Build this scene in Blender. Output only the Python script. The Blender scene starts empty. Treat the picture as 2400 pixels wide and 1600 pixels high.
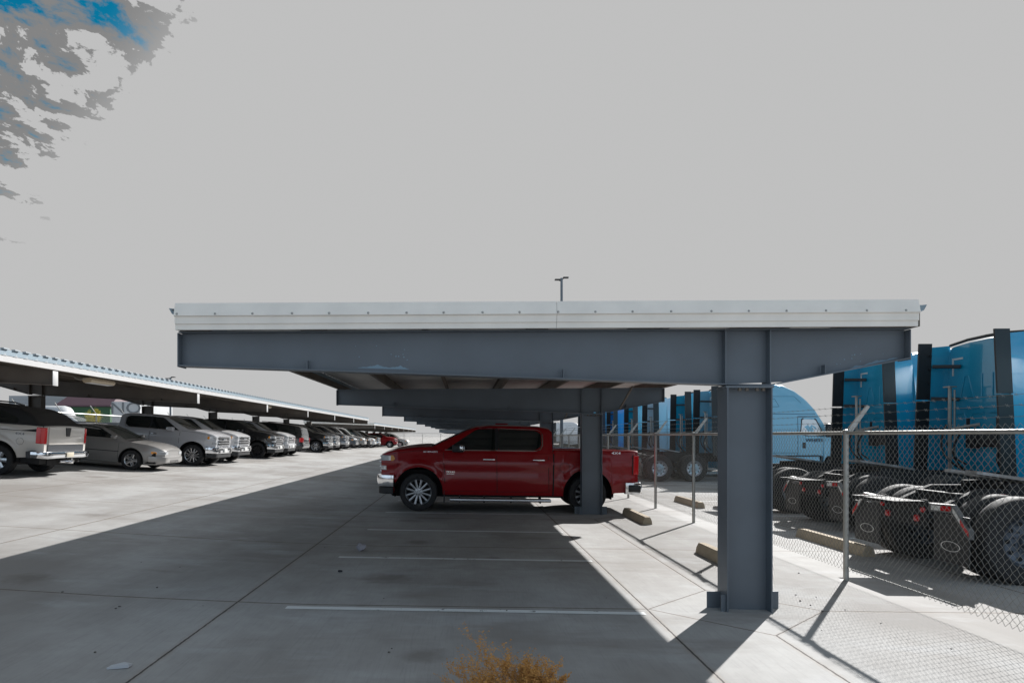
import bpy, bmesh, math, random
from math import radians as R, sin, cos, pi, sqrt, atan2
from mathutils import Vector, Matrix
random.seed(7)
sc = bpy.context.scene
COL = sc.collection
# ------------------------------------------------------------ camera, sky, sun, exposure
H = 1.69; FPX = 1600.0; VX, VY = 1090.0, 1022.0      # eye height, focal length in px, vanishing point of the rows
cd = bpy.data.cameras.new('camera'); cam = bpy.data.objects.new('camera', cd); COL.objects.link(cam)
cam.location = (0, 0, H); cam.rotation_euler = (R(90), 0, 0)
cd.sensor_width = 36; cd.lens = 24; cd.shift_x = (1200-VX)/2400; cd.shift_y = (VY-800)/2400
cd.clip_start = .05; cd.clip_end = 3000
sc.camera = cam
SUN = Vector((.979, 1.412, 1.0)).normalized()
EXPO = .68
K = 1/2**EXPO                                        # radiance that displays as 1.0
w = bpy.data.worlds.new('World'); sc.world = w; w.use_nodes = True
def world_nodes():
    nt = w.node_tree; N = nt.nodes; L = nt.links; N.clear()
    def n(t, **kw):
        o = N.new(t)
        for k, v in kw.items(): setattr(o, k, v)
        return o
    def m(op, a, b=None, c=None):
        o = n('ShaderNodeMath', operation=op)
        for i, v in enumerate((a, b, c)):
            if v is None: continue
            if isinstance(v, (int, float)): o.inputs[i].default_value = v
            else: L.new(v, o.inputs[i])
        return o.outputs[0]
    def ss(v, a, b):
        o = n('ShaderNodeMapRange', interpolation_type='SMOOTHSTEP')
        L.new(v, o.inputs[0]); o.inputs[1].default_value = a; o.inputs[2].default_value = b
        return o.outputs[0]
    tc = n('ShaderNodeTexCoord'); nm = n('ShaderNodeVectorMath', operation='NORMALIZE')
    L.new(tc.outputs['Generated'], nm.inputs[0])
    sx = n('ShaderNodeSeparateXYZ'); L.new(nm.outputs[0], sx.inputs[0])
    X, Y, Z = sx.outputs
    dt = n('ShaderNodeVectorMath', operation='DOT_PRODUCT'); L.new(nm.outputs[0], dt.inputs[0]); dt.inputs[1].default_value = SUN
    D = dt.outputs['Value']
    # clouds on a flat layer overhead
    iz = m('DIVIDE', 1.0, m('ADD', m('MAXIMUM', Z, 0.0), .12))
    cx = n('ShaderNodeCombineXYZ'); L.new(m('MULTIPLY', X, iz), cx.inputs[0]); L.new(m('MULTIPLY', Y, iz), cx.inputs[1])
    mp = n('ShaderNodeMapping'); L.new(cx.outputs[0], mp.inputs[0])
    mp.inputs['Rotation'].default_value = (0, 0, R(-28)); mp.inputs['Scale'].default_value = (1.0, .75, 1); mp.inputs['Location'].default_value = (3.1, 1.7, 0)
    nz = n('ShaderNodeTexNoise'); nz.inputs['Scale'].default_value = 9.5; nz.inputs['Detail'].default_value = 9; nz.inputs['Roughness'].default_value = .63
    nz.inputs['Distortion'].default_value = .25
    L.new(mp.outputs[0], nz.inputs['Vector'])
    nb = n('ShaderNodeTexNoise'); nb.inputs['Scale'].default_value = 1.3; nb.inputs['Detail'].default_value = 3
    L.new(mp.outputs[0], nb.inputs['Vector'])
    v = m('ADD', m('MULTIPLY', nz.outputs[0], .75), m('MULTIPLY', nb.outputs[0], .25))
    v = m('MULTIPLY_ADD', m('SUBTRACT', v, .5), 1.45, .5)
    q = m('SUBTRACT', m('MULTIPLY_ADD', Z, .85, -.764), X)          # the blown-out veil of cloud gives way to broken cloud on the left
    veil = m('MULTIPLY', m('MULTIPLY', m('POWER', ss(q, .06, -.09), 1.5), .34), ss(Y, -.25, .1))
    hz = m('MULTIPLY', ss(Z, .22, .14), .25)
    v = m('ADD', m('SUBTRACT', v, m('MULTIPLY', ss(q, -.03, .10), .085)), m('MAXIMUM', veil, hz))
    rp = n('ShaderNodeValToRGB'); cr = rp.color_ramp
    for p, a in ((.0, 0), (.33, 0), (.42, .38), (.46, .45), (.515, .45), (.535, 1)):
        e = cr.elements.new(p); e.color = (a, a, a, 1)
    cr.elements.remove(cr.elements[0]); cr.elements.remove(cr.elements[-1])
    L.new(v, rp.inputs[0])
    sky = n('ShaderNodeTexSky', sky_type='NISHITA'); sky.sun_disc = False
    sky.sun_elevation = R(30.2); sky.sun_rotation = R(34.7); sky.air_density = 1.0; sky.dust_density = .6
    hs = n('ShaderNodeHueSaturation'); hs.inputs['Saturation'].default_value = 1.12; hs.inputs['Value'].default_value = .62
    teal = n('ShaderNodeVectorMath', operation='MULTIPLY'); L.new(sky.outputs[0], teal.inputs[0]); teal.inputs[1].default_value = (.24, .80, .84)
    L.new(teal.outputs[0], hs.inputs['Color'])
    cl = n('ShaderNodeMapRange'); L.new(Y, cl.inputs[0])           # sunlit sides of the clouds opposite the sun are the brightest
    cl.inputs[1].default_value = .25; cl.inputs[2].default_value = -.35; cl.inputs[3].default_value = .525*K*10; cl.inputs[4].default_value = .88*K*10
    f1 = n('ShaderNodeMapRange'); L.new(rp.outputs[0], f1.inputs[0]); f1.inputs[2].default_value = .45
    gm = n('ShaderNodeMix', data_type='RGBA'); L.new(f1.outputs[0], gm.inputs['Factor'])
    L.new(hs.outputs[0], gm.inputs['A'])
    def tint():          # away from the sun the thin cloud takes the blue of the sky behind it
        o = n('ShaderNodeMix', data_type='RGBA'); L.new(ss(Y, .2, -.3), o.inputs['Factor']); o.inputs['A'].default_value = (1, 1, 1, 1); o.inputs['B'].default_value = (.80, .95, 1.12, 1); return o.outputs['Result']
    grey = n('ShaderNodeVectorMath', operation='SCALE'); L.new(tint(), grey.inputs[0]); L.new(m('MULTIPLY', cl.outputs[0], .44), grey.inputs['Scale'])
    L.new(grey.outputs[0], gm.inputs['B'])
    f2 = n('ShaderNodeMapRange'); L.new(rp.outputs[0], f2.inputs[0]); f2.inputs[1].default_value = .5; f2.inputs[2].default_value = 1
    wm = n('ShaderNodeMix', data_type='RGBA'); L.new(f2.outputs[0], wm.inputs['Factor']); L.new(gm.outputs['Result'], wm.inputs['A'])
    wh = n('ShaderNodeVectorMath', operation='SCALE'); L.new(tint(), wh.inputs[0]); L.new(cl.outputs[0], wh.inputs['Scale'])
    L.new(wh.outputs[0], wm.inputs['B'])
    veilm = n('ShaderNodeMix', data_type='RGBA'); L.new(m('MULTIPLY', ss(q, .055, -.09), ss(Y, -.25, .1)), veilm.inputs['Factor']); L.new(wm.outputs['Result'], veilm.inputs['A']); L.new(wh.outputs[0], veilm.inputs['B'])
    bg = n('ShaderNodeBackground'); bg.inputs['Strength'].default_value = .1; L.new(veilm.outputs['Result'], bg.inputs['Color'])
    out = n('ShaderNodeOutputWorld'); L.new(bg.outputs[0], out.inputs['Surface'])
world_nodes()
sd = bpy.data.lights.new('sun', 'SUN'); so = bpy.data.objects.new('sun', sd); COL.objects.link(so)
sd.energy = 5.0; sd.angle = R(.5); sd.color = (1, .98, .955)
so.rotation_euler = SUN.to_track_quat('Z', 'Y').to_euler()
vs = sc.view_settings
sc.display_settings.display_device = 'sRGB'; vs.view_transform = 'Standard'; vs.look = 'None'; vs.exposure = EXPO; vs.gamma = 1; vs.use_curve_mapping = False
sc.cycles.max_bounces = 8; sc.cycles.use_denoising = True

# ------------------------------------------------------------ materials
MATS = {}
def mat(name, col, rough=.6, metal=0., coat=0., spec=.5, bump=None, noise=None, emit=None):
    if name in MATS: return MATS[name]
    M = bpy.data.materials.new(name); M.use_nodes = True; nt = M.node_tree; L = nt.links
    b = nt.nodes['Principled BSDF']
    b.inputs['Base Color'].default_value = (*col, 1); b.inputs['Roughness'].default_value = rough; b.inputs['Metallic'].default_value = metal
    b.inputs['Coat Weight'].default_value = coat; b.inputs['Coat Roughness'].default_value = .03; b.inputs['Specular IOR Level'].default_value = spec
    if noise:      # (scale, amount, second colour) mottling in object space
        tc = nt.nodes.new('ShaderNodeTexCoord'); nz = nt.nodes.new('ShaderNodeTexNoise'); nz.inputs['Scale'].default_value = noise[0]; nz.inputs['Detail'].default_value = 6
        L.new(tc.outputs['Object'], nz.inputs['Vector'])
        mr = nt.nodes.new('ShaderNodeMapRange'); mr.inputs[1].default_value = .38; mr.inputs[2].default_value = .68; mr.inputs[4].default_value = noise[1]
        L.new(nz.outputs[0], mr.inputs[0])
        mx = nt.nodes.new('ShaderNodeMix'); mx.data_type = 'RGBA'; mx.inputs['A'].default_value = (*col, 1); mx.inputs['B'].default_value = (*noise[2], 1)
        L.new(mr.outputs[0], mx.inputs['Factor']); L.new(mx.outputs['Result'], b.inputs['Base Color'])
        mr2 = nt.nodes.new('ShaderNodeMapRange'); mr2.inputs[3].default_value = max(.02, rough-.07); mr2.inputs[4].default_value = min(1, rough+.12)
        L.new(nz.outputs[0], mr2.inputs[0]); L.new(mr2.outputs[0], b.inputs['Roughness'])
    if bump:
        tc = nt.nodes.new('ShaderNodeTexCoord'); nz = nt.nodes.new('ShaderNodeTexNoise'); nz.inputs['Scale'].default_value = bump[0]; nz.inputs['Detail'].default_value = 5
        L.new(tc.outputs['Object'], nz.inputs['Vector'])
        bp = nt.nodes.new('ShaderNodeBump'); bp.inputs['Distance'].default_value = bump[1]; bp.inputs['Strength'].default_value = .6
        L.new(nz.outputs[0], bp.inputs['Height']); L.new(bp.outputs[0], b.inputs['Normal'])
    if emit: b.inputs['Emission Color'].default_value = (*emit[0], 1); b.inputs['Emission Strength'].default_value = emit[1]
    MATS[name] = M; return M
STEEL = mat('painted_steel', (.13, .155, .182), .42, noise=(1.6, .8, (.108, .125, .145)))
BRONZE = mat('bronze_steel', (.125, .105, .088), .5, noise=(2.2, .7, (.095, .08, .066)))
STEELB = mat('brown_steel', (.15, .125, .10), .55, noise=(3, .6, (.12, .10, .085)))
WHITEM = mat('white_trim', (.93, .88, .81), .4, noise=(3.5, .7, (.82, .78, .72)))
EAVEW = mat('white_trim_sun_toned', (.50, .50, .50), .45, noise=(3.5, .6, (.44, .44, .44)))  # grey copy of the white trim, darkened to offset direct sun on the eave
DECK = mat('deck_metal', (.58, .56, .53), .45, noise=(3, .5, (.48, .46, .43)))
GUTTER = mat('gutter_metal', (.22, .29, .34), .5)
GALV = mat('galvanised', (.42, .42, .40), .38, metal=.75, noise=(12, .6, (.34, .33, .30)))
WIRE = mat('fence_wire', (.25, .245, .225), .55, metal=.3)
RUBBER = mat('rubber', (.018, .018, .02), .75, noise=(8, .6, (.032, .03, .028)))
BLACKP = mat('black_plastic', (.015, .016, .018), .5)
DARK = mat('underbody_dark', (.008, .008, .009), .8)
CHROME = mat('chrome', (.75, .76, .78), .08, metal=1)
ALLOY = mat('alloy', (.55, .56, .58), .22, metal=.9)
BLACKALLOY = mat('black_alloy', (.02, .02, .022), .35, metal=.4)
GLASS = mat('tinted_glass', (.008, .012, .012), .03, spec=.5, coat=.6)
GLASSG = mat('windscreen_glass', (.03, .05, .045), .03, spec=.5, coat=.6)
TRUCKG = mat('truck_glass_sky_tone', (.70, .73, .75), .35, metal=.3)  # pale opaque colour stands for the bright sky seen through the windows
RED = mat('red_lens', (.55, .008, .012), .12, coat=.6)
AMBER = mat('amber_lens', (.75, .28, .01), .15, coat=.6)
CLEAR = mat('clear_lens', (.6, .62, .64), .1, metal=.5, coat=.6)
CONC = mat('stop_concrete', (.44, .36, .26), .85, bump=(60, .004), noise=(9, .6, (.36, .29, .20)))
WHITEP = mat('white_paint', (.62, .62, .62), .25, coat=.5)
REFL = mat('reflective_white', (.7, .7, .68), .4)
FRAMEB = mat('frame_black', (.02, .021, .024), .7, spec=.25, noise=(6, .6, (.045, .042, .04)))
PLATE = mat('fifth_wheel_steel', (.38, .39, .40), .35, metal=.6, noise=(7, .8, (.20, .19, .18)))
TRIM_RIM = mat('wheel_chrome', (.52, .53, .56), .3, metal=.7)
def paint(name, col, rough=.28, metal=.0, coat=.9):
    return mat('paint_'+name, col, rough, metal, coat)
PR = mat('paint_deep_red', (.27, .002, .006), .30, .0, .5, .25)
PSILV = paint('silver', (.30, .29, .28), .32, .2)
PWHITE = paint('white', (.55, .55, .56), .3)
PPEWTER = paint('pewter', (.47, .47, .49), .3, .05)
PBLACK = paint('black', (.012, .013, .015), .2)
PGREY = paint('grey', (.09, .095, .105), .25, .4)
PBLUE = paint('slate_blue', (.07, .12, .17), .25, .3)
PCHAMP = paint('champagne', (.58, .55, .51), .3, .0)
TB1 = paint('truck_blue', (.012, .31, .50), .25, .0, 1)
TB4 = paint('truck_pale_blue', (.42, .58, .70), .3)
TB2 = paint('truck_sky_blue', (.16, .42, .58), .3, .1, 1)
TB3 = paint('truck_royal_blue', (.01, .17, .48), .3, .1, 1)
TW = paint('truck_white', (.60, .61, .62), .3)

# ------------------------------------------------------------ mesh helpers
def interp(pts, smooth=False):
    def f(x):
        if x <= pts[0][0]: return pts[0][1]
        for (a, b), (c, d) in zip(pts, pts[1:]):
            if x <= c:
                t = (x-a)/(c-a) if c > a else 1
                if smooth: t = t*t*(3-2*t)
                return b+(d-b)*t
        return pts[-1][1]
    return f
def sm(x, a, b):
    t = max(0, min(1, (x-a)/(b-a))); return t*t*(3-2*t)
SPLIT = set('''side_window door_pillar window_trim stiffener base_plate roof_rail mud_flap fog_recess bumper_step window_seal cab_window
 side_skirt skirt_trim fuel_tank conspicuity_mark vent_box bumper_corner board_bracket bolt air_hose hinge_bracket hub_bolt frame_rail lower_valance saddle crossmember_top'''.split())
class MB:
    def __init__(s): s.v = []; s.f = []; s.m = []
    def add(s, vs, fs, mi=0):
        o = len(s.v); s.v += [tuple(p) for p in vs]; s.f += [tuple(i+o for i in f) for f in fs]; s.m += [mi]*len(fs); return s
    def box(s, x0, x1, y0, y1, z0, z1, mi=0, M=None, bev=0):
        if bev:
            b = min(bev, (x1-x0)/2.01, (y1-y0)/2.01, (z1-z0)/2.01)
            bm = bmesh.new(); bmesh.ops.create_cube(bm, size=1)
            for q in bm.verts: q.co = ((x0+x1)/2+q.co.x*(x1-x0), (y0+y1)/2+q.co.y*(y1-y0), (z0+z1)/2+q.co.z*(z1-z0))
            bmesh.ops.bevel(bm, geom=bm.edges[:], offset=b, segments=2, affect='EDGES', profile=.5)
            bm.verts.index_update(); vs = [q.co.copy() for q in bm.verts]; fs = [[q.index for q in f.verts] for f in bm.faces]; bm.free()
        else:
            vs = [Vector(p) for p in ((x0,y0,z0),(x1,y0,z0),(x1,y1,z0),(x0,y1,z0),(x0,y0,z1),(x1,y0,z1),(x1,y1,z1),(x0,y1,z1))]
            fs = [(0,3,2,1),(4,5,6,7),(0,1,5,4),(1,2,6,5),(2,3,7,6),(3,0,4,7)]
        if M: vs = [M @ p for p in vs]
        return s.add(vs, fs, mi)
    def prism(s, poly, axis, a, b, mi=0):   # poly in the two other axes (cyclic order), extruded from a to b
        n = len(poly)
        def P(p, c):
            return {'x': (c, p[0], p[1]), 'y': (p[0], c, p[1]), 'z': (p[0], p[1], c)}[axis]
        vs = [P(p, a) for p in poly]+[P(p, b) for p in poly]
        fs = [tuple(range(n))[::-1], tuple(range(n, 2*n))]+[(i, (i+1) % n, n+(i+1) % n, n+i) for i in range(n)]
        return s.add(vs, fs, mi)
    def tube(s, p, q, r, r2=None, n=8, mi=0, caps=True):
        p, q = Vector(p), Vector(q); d = (q-p); r2 = r if r2 is None else r2
        if d.length < 1e-6: return s
        u = d.normalized().orthogonal().normalized(); v = d.normalized().cross(u)
        vs = [p+(u*cos(2*pi*i/n)+v*sin(2*pi*i/n))*r for i in range(n)]+[q+(u*cos(2*pi*i/n)+v*sin(2*pi*i/n))*r2 for i in range(n)]
        fs = [(i, (i+1) % n, n+(i+1) % n, n+i) for i in range(n)]
        if caps: fs += [tuple(range(n))[::-1], tuple(range(n, 2*n))]
        return s.add(vs, fs, mi)
    def path(s, pts, r, n=8, mi=0):
        for a, b in zip(pts, pts[1:]): s.tube(a, b, r, n=n, mi=mi)
        return s
    def lathe(s, prof, n=40, c=(0, 0, 0), axis='y', mi=0, closed=False):   # prof (radius, along axis)
        vs = []; m = len(prof)
        for i in range(n):
            a = 2*pi*i/n
            for r, t in prof:
                p = {'y': (r*cos(a), t, r*sin(a)), 'z': (r*cos(a), r*sin(a), t), 'x': (t, r*cos(a), r*sin(a))}[axis]
                vs.append((p[0]+c[0], p[1]+c[1], p[2]+c[2]))
        fs = [(i*m+j, i*m+j+1, ((i+1) % n)*m+j+1, ((i+1) % n)*m+j) for i in range(n) for j in range(m-1)]
        if closed: fs += [(i*m+m-1, i*m, ((i+1) % n)*m, ((i+1) % n)*m+m-1) for i in range(n)]
        return s.add(vs, fs, mi)
    def grid(s, rows, mi=0):
        m = len(rows[0]); vs = [p for r in rows for p in r]
        return s.add(vs, [(i*m+j, i*m+j+1, (i+1)*m+j+1, (i+1)*m+j) for i in range(len(rows)-1) for j in range(m-1)], mi)
    def ribbon(s, pts, wv, nv=None, mi=0):  # flat strip along pts, wv = width vector
        wv = Vector(wv); rows = [[Vector(p)-wv/2 for p in pts], [Vector(p)+wv/2 for p in pts]]
        return s.grid(rows, mi)
    def islands(s):
        par = list(range(len(s.v)))
        def find(a):
            while par[a] != a: par[a] = par[par[a]]; a = par[a]
            return a
        for f in s.f:
            r0 = find(f[0])
            for i in f[1:]: par[find(i)] = r0
        gr = {}
        for k, f in enumerate(s.f): gr.setdefault(find(f[0]), []).append(k)
        out = []
        for ks in gr.values():
            n = MB(); mp = {}
            for k in ks:
                for i in s.f[k]:
                    if i not in mp: mp[i] = len(n.v); n.v.append(s.v[i])
                n.f.append(tuple(mp[i] for i in s.f[k])); n.m.append(s.m[k])
            out.append(n)
        return out
    def build(s, name, m, parent=None, ang=35, fix=True, loc=None):
        if name in SPLIT and parent:
            isl = s.islands()
            if 1 < len(isl) < 40:
                return [q.build1(name, m, parent, ang, fix, loc) for q in isl][0]
        return s.build1(name, m, parent, ang, fix, loc)
    def build1(s, name, m, parent=None, ang=35, fix=True, loc=None):
        me = bpy.data.meshes.new(name); me.from_pydata([tuple(p) for p in s.v], [], s.f)
        ms = m if isinstance(m, (list, tuple)) else [m]
        for q in ms: me.materials.append(q)
        if len(ms) > 1: me.polygons.foreach_set('material_index', s.m)
        if fix:
            bm = bmesh.new(); bm.from_mesh(me); bmesh.ops.recalc_face_normals(bm, faces=bm.faces[:]); bm.to_mesh(me); bm.free()
        if ang:
            me.polygons.foreach_set('use_smooth', [True]*len(me.polygons)); me.set_sharp_from_angle(angle=R(ang))
        me.update()
        o = bpy.data.objects.new(name, me); COL.objects.link(o)
        if parent: o.parent = parent
        if loc: o.location = loc
        return o
def tag(o, label=None, cat=None, group=None, kind=None):
    for k, v in (('label', label), ('category', cat), ('group', group), ('kind', kind)):
        if v: o[k] = v
    return o
def thing(name, label, cat, loc=(0, 0, 0), rot=(0, 0, 0), group=None):
    o = bpy.data.objects.new(name, None); COL.objects.link(o); o.location = loc; o.rotation_euler = rot; o.empty_display_size = .2
    return tag(o, label, cat, group)
CH = {}
def kids(o): return [c for c in bpy.data.objects if c.parent == o]
def dup(o, parent=None, swap=None):
    ch = kids(o); c = o.copy(); COL.objects.link(c); c.parent = parent
    if swap and o.type == 'MESH':
        for i, sl in enumerate(c.material_slots):
            if o.data.materials[i] in swap:
                sl.link = 'OBJECT'; sl.material = swap[o.data.materials[i]]
    for k in ch: dup(k, c, swap)
    return c
def text(s, size, m, parent, M, name='lettering', ext=.002, wid=1.0):
    cu = bpy.data.curves.new('t', 'FONT'); cu.body = s; cu.size = size; cu.extrude = ext; cu.align_x = 'CENTER'; cu.align_y = 'CENTER'; cu.resolution_u = 3
    t = bpy.data.objects.new('t', cu); COL.objects.link(t); dg = bpy.context.evaluated_depsgraph_get()
    me = bpy.data.meshes.new_from_object(t.evaluated_get(dg)); bpy.data.objects.remove(t); bpy.data.curves.remove(cu)
    me.transform(M @ Matrix.Diagonal((wid, 1, 1, 1))); me.materials.clear(); me.materials.append(m); me.name = name
    o = bpy.data.objects.new(name, me); COL.objects.link(o); o.parent = parent; return o
def P(px, py, Y):   # point of the photograph's frame at distance Y
    return Vector(((px-VX)/FPX*Y, Y, H-(py-VY)/FPX*Y))

# ------------------------------------------------------------ ground
_gx = interp([(-80, 1.9), (-25, 1.35), (-17, 1.07), (-14.4, .89), (-8.9, .45), (-5.5, .25), (-3.4, .12), (-1.7, .045), (1.5, 0), (4.5, -.035), (7, -.06), (15, -.08), (400, -.08)])
def g(x, y=0):
    v = _gx(x)
    return v*(1-.62*sm(y, 60, 92)) if v > 0 else v
def concrete(name, joints=True):
    M = bpy.data.materials.new(name); M.use_nodes = True; nt = M.node_tree; N = nt.nodes; L = nt.links; b = N['Principled BSDF']
    def m(op, a, bb=None, cl=False):
        o = N.new('ShaderNodeMath'); o.operation = op; o.use_clamp = cl
        for i, v in enumerate((a, bb)):
            if v is None: continue
            if isinstance(v, (int, float)): o.inputs[i].default_value = v
            else: L.new(v, o.inputs[i])
        return o.outputs[0]
    geo = N.new('ShaderNodeNewGeometry'); sx = N.new('ShaderNodeSeparateXYZ'); L.new(geo.outputs['Position'], sx.inputs[0])
    X, Y, Z = sx.outputs
    def noise(scale, det=6, sc3=(1, 1, 1), rough=.6, loc=(0, 0, 0)):
        mp = N.new('ShaderNodeMapping'); mp.inputs['Scale'].default_value = sc3; mp.inputs['Location'].default_value = loc; L.new(geo.outputs['Position'], mp.inputs[0])
        o = N.new('ShaderNodeTexNoise'); o.inputs['Scale'].default_value = scale; o.inputs['Detail'].default_value = det; o.inputs['Roughness'].default_value = rough
        L.new(mp.outputs[0], o.inputs['Vector']); return o.outputs[0]
    def mr(v, a, bb, c=0., d=1.):
        o = N.new('ShaderNodeMapRange'); L.new(v, o.inputs[0]); o.inputs[1].default_value = a; o.inputs[2].default_value = bb; o.inputs[3].default_value = c; o.inputs[4].default_value = d; return o.outputs[0]
    def mixc(f, A, B):
        o = N.new('ShaderNodeMix'); o.data_type = 'RGBA'
        if isinstance(f, float): o.inputs['Factor'].default_value = f
        else: L.new(f, o.inputs['Factor'])
        for k, c in (('A', A), ('B', B)):
            if isinstance(c, tuple): o.inputs[k].default_value = (*c, 1)
            else: L.new(c, o.inputs[k])
        return o.outputs['Result']
    c = mixc(mr(noise(.45, 5, (1, .55, 1)), .40, .62), (.385, .38, .37), (.245, .23, .215))       # broad stains
    c = mixc(mr(noise(.8, 6, (.7, 1.6, 1), loc=(9, 2, 0)), .55, .68, 0, .5), c, (.44, .45, .46))     # pale scuffs
    c = mixc(mr(noise(.9, 5, (.5, 1.4, 1), loc=(4, 17, 0)), .55, .72, 0, .65), c, (.19, .165, .145))    # tyre grime
    c = mixc(mr(noise(1.1, 3, (.6, 1.6, 1), loc=(1, 5, 3)), .72, .78, 0, .5), c, (.36, .20, .10))     # rust
    c = mixc(mr(noise(5, 8, rough=.7), .35, .75, 0, .35), c, (.22, .215, .21))
    c = mixc(mr(noise(90, 3), .66, .74, 0, .5), c, (.15, .145, .14))                                   # pitting
    for (ox_, oy_, r_) in ((-.9, 8.0, .34), (-.75, 10.7, .26), (-1.1, 13.4, .3), (-.3, 5.2, .22), (-4.6, 7.2, .3), (-10.6, 25.0, .5), (-10.3, 19.0, .4), (-6.5, 12, .35), (.4, 9.4, .16)):
        dx = m('POWER', m('ABSOLUTE', m('SUBTRACT', X, ox_)), 2.0); dy = m('POWER', m('ABSOLUTE', m('SUBTRACT', Y, oy_)), 2.0)
        dd_ = m('ADD', m('SQRT', m('ADD', dx, dy)), m('MULTIPLY', m('SUBTRACT', noise(5, 5, rough=.7), .5), .9*r_*2))
        c = mixc(mr(dd_, r_*.3, r_, .5, 0), c, (.12, .10, .085))
    br = noise(7, 4, (9, .35, 1), .7)                                                                  # broom finish
    c = mixc(mr(br, .5, .8, 0, .45), c, (.20, .195, .19))
    hgt = m('ADD', m('MULTIPLY', br, .6), m('MULTIPLY', noise(120, 3), .5))
    if joints:
        wob = m('MULTIPLY', m('SUBTRACT', noise(14, 3), .5), .016)
        Xw = m('ADD', X, wob); Yw = m('ADD', Y, wob)
        ds = []
        for cx_ in (-2.23, 1.78, 2.66, -6.1, -9.7, -13.4, 6.2, 9.8, 13.4, 17): ds.append(m('ABSOLUTE', m('SUBTRACT', Xw, cx_)))
        md = m('ABSOLUTE', m('SUBTRACT', m('MODULO', m('ADD', m('SUBTRACT', Yw, 6.70), 360.0+1.8), 3.6), 1.8)); ds.append(md)
        my = m('ABSOLUTE', m('SUBTRACT', m('MODULO', m('ADD', m('SUBTRACT', Y, 6.70), 820.0+4.1), 8.2), 4.1))
        dia0 = m('ADD', m('ABSOLUTE', m('SUBTRACT', Xw, 2.66)), my)
        dd = m('ABSOLUTE', m('SUBTRACT', dia0, .86))
        inside = m('LESS_THAN', dia0, .86)
        d = ds[0]
        for q in ds[1:]: d = m('MINIMUM', d, q)
        d = m('ADD', d, m('MULTIPLY', inside, 1.0)); d = m('MINIMUM', d, dd)
        line = mr(m('ADD', d, m('MULTIPLY', m('SUBTRACT', noise(3), .5), .006)), .005, .011, 1, 0)
        dirt = mr(m('ADD', d, m('MULTIPLY', noise(6), .08)), .045, .085, .28, 0)
        c = mixc(dirt, c, (.26, .19, .13)); c = mixc(line, c, (.07, .06, .055))
        hgt = m('SUBTRACT', hgt, m('MULTIPLY', line, 3))
    L.new(c, b.inputs['Base Color']); b.inputs['Roughness'].default_value = .82; b.inputs['Specular IOR Level'].default_value = .35
    bp = N.new('ShaderNodeBump'); bp.inputs['Distance'].default_value = .003; bp.inputs['Strength'].default_value = .55; L.new(hgt, bp.inputs['Height']); L.new(bp.outputs[0], b.inputs['Normal'])
    return M
CONCR = concrete('yard_concrete')
gm = MB(); gxs = [-400, -150, -80, -50, -35, -25, -20, -17, -15.5, -14.4]+[-14+.5*i for i in range(29)]+[1, 1.5, 2.5, 3.5, 4.5, 5.5, 7, 10, 15, 25, 50, 100, 400]
gys = [-40, -10, 0, 3, 6, 9, 12, 15, 20, 25, 30, 40, 50, 60, 66, 72, 78, 84, 92, 110, 150, 250, 500, 1200]
gm.grid([[(x, y, g(x, y)) for x in gxs] for y in gys])
tag(gm.build('ground', CONCR, fix=False, ang=0), 'pale concrete yard with control joints and stains', kind='structure')

def stripe_mat():
    M = bpy.data.materials.new('worn_line_paint'); M.use_nodes = True; nt = M.node_tree; N = nt.nodes; L = nt.links; b = N['Principled BSDF']
    b.inputs['Base Color'].default_value = (.70, .72, .72, 1); b.inputs['Roughness'].default_value = .7
    geo = N.new('ShaderNodeNewGeometry'); nz = N.new('ShaderNodeTexNoise'); nz.inputs['Scale'].default_value = 5; nz.inputs['Detail'].default_value = 8; nz.inputs['Roughness'].default_value = .75
    L.new(geo.outputs['Position'], nz.inputs['Vector'])
    mr = N.new('ShaderNodeMapRange'); mr.inputs[1].default_value = .60; mr.inputs[2].default_value = .64; mr.inputs[3].default_value = .92; mr.inputs[4].default_value = .08; L.new(nz.outputs[0], mr.inputs[0])
    tr = N.new('ShaderNodeBsdfTransparent'); mx = N.new('ShaderNodeMixShader'); L.new(mr.outputs[0], mx.inputs[0]); L.new(tr.outputs[0], mx.inputs[1]); L.new(b.outputs[0], mx.inputs[2])
    L.new(mx.outputs[0], N['Material Output'].inputs['Surface']); return M
STRIPE = stripe_mat()
for k in range(12):
    y0 = 6.56+2.74*k; wd = .1; mb = MB(); xs = [-1.72+.43*i for i in range(9)]
    mb.grid([[(x, y0+s*wd/2-.012*(x+1.7), g(x, y0)+.004) for x in xs] for s in (-1, 1)])
    tag(mb.build('stall_line', STRIPE, fix=False, ang=0), kind='structure')
for k in range(9):
    y0 = 11.7+3.3*k; mb = MB(); mb.grid([[(x, y0+s*.05, g(x, y0)+.004) for x in (6.1, 7, 8, 10, 12, 15)] for s in (-1, 1)])
    tag(mb.build('truck_bay_line', STRIPE, fix=False, ang=0), kind='structure')

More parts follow.
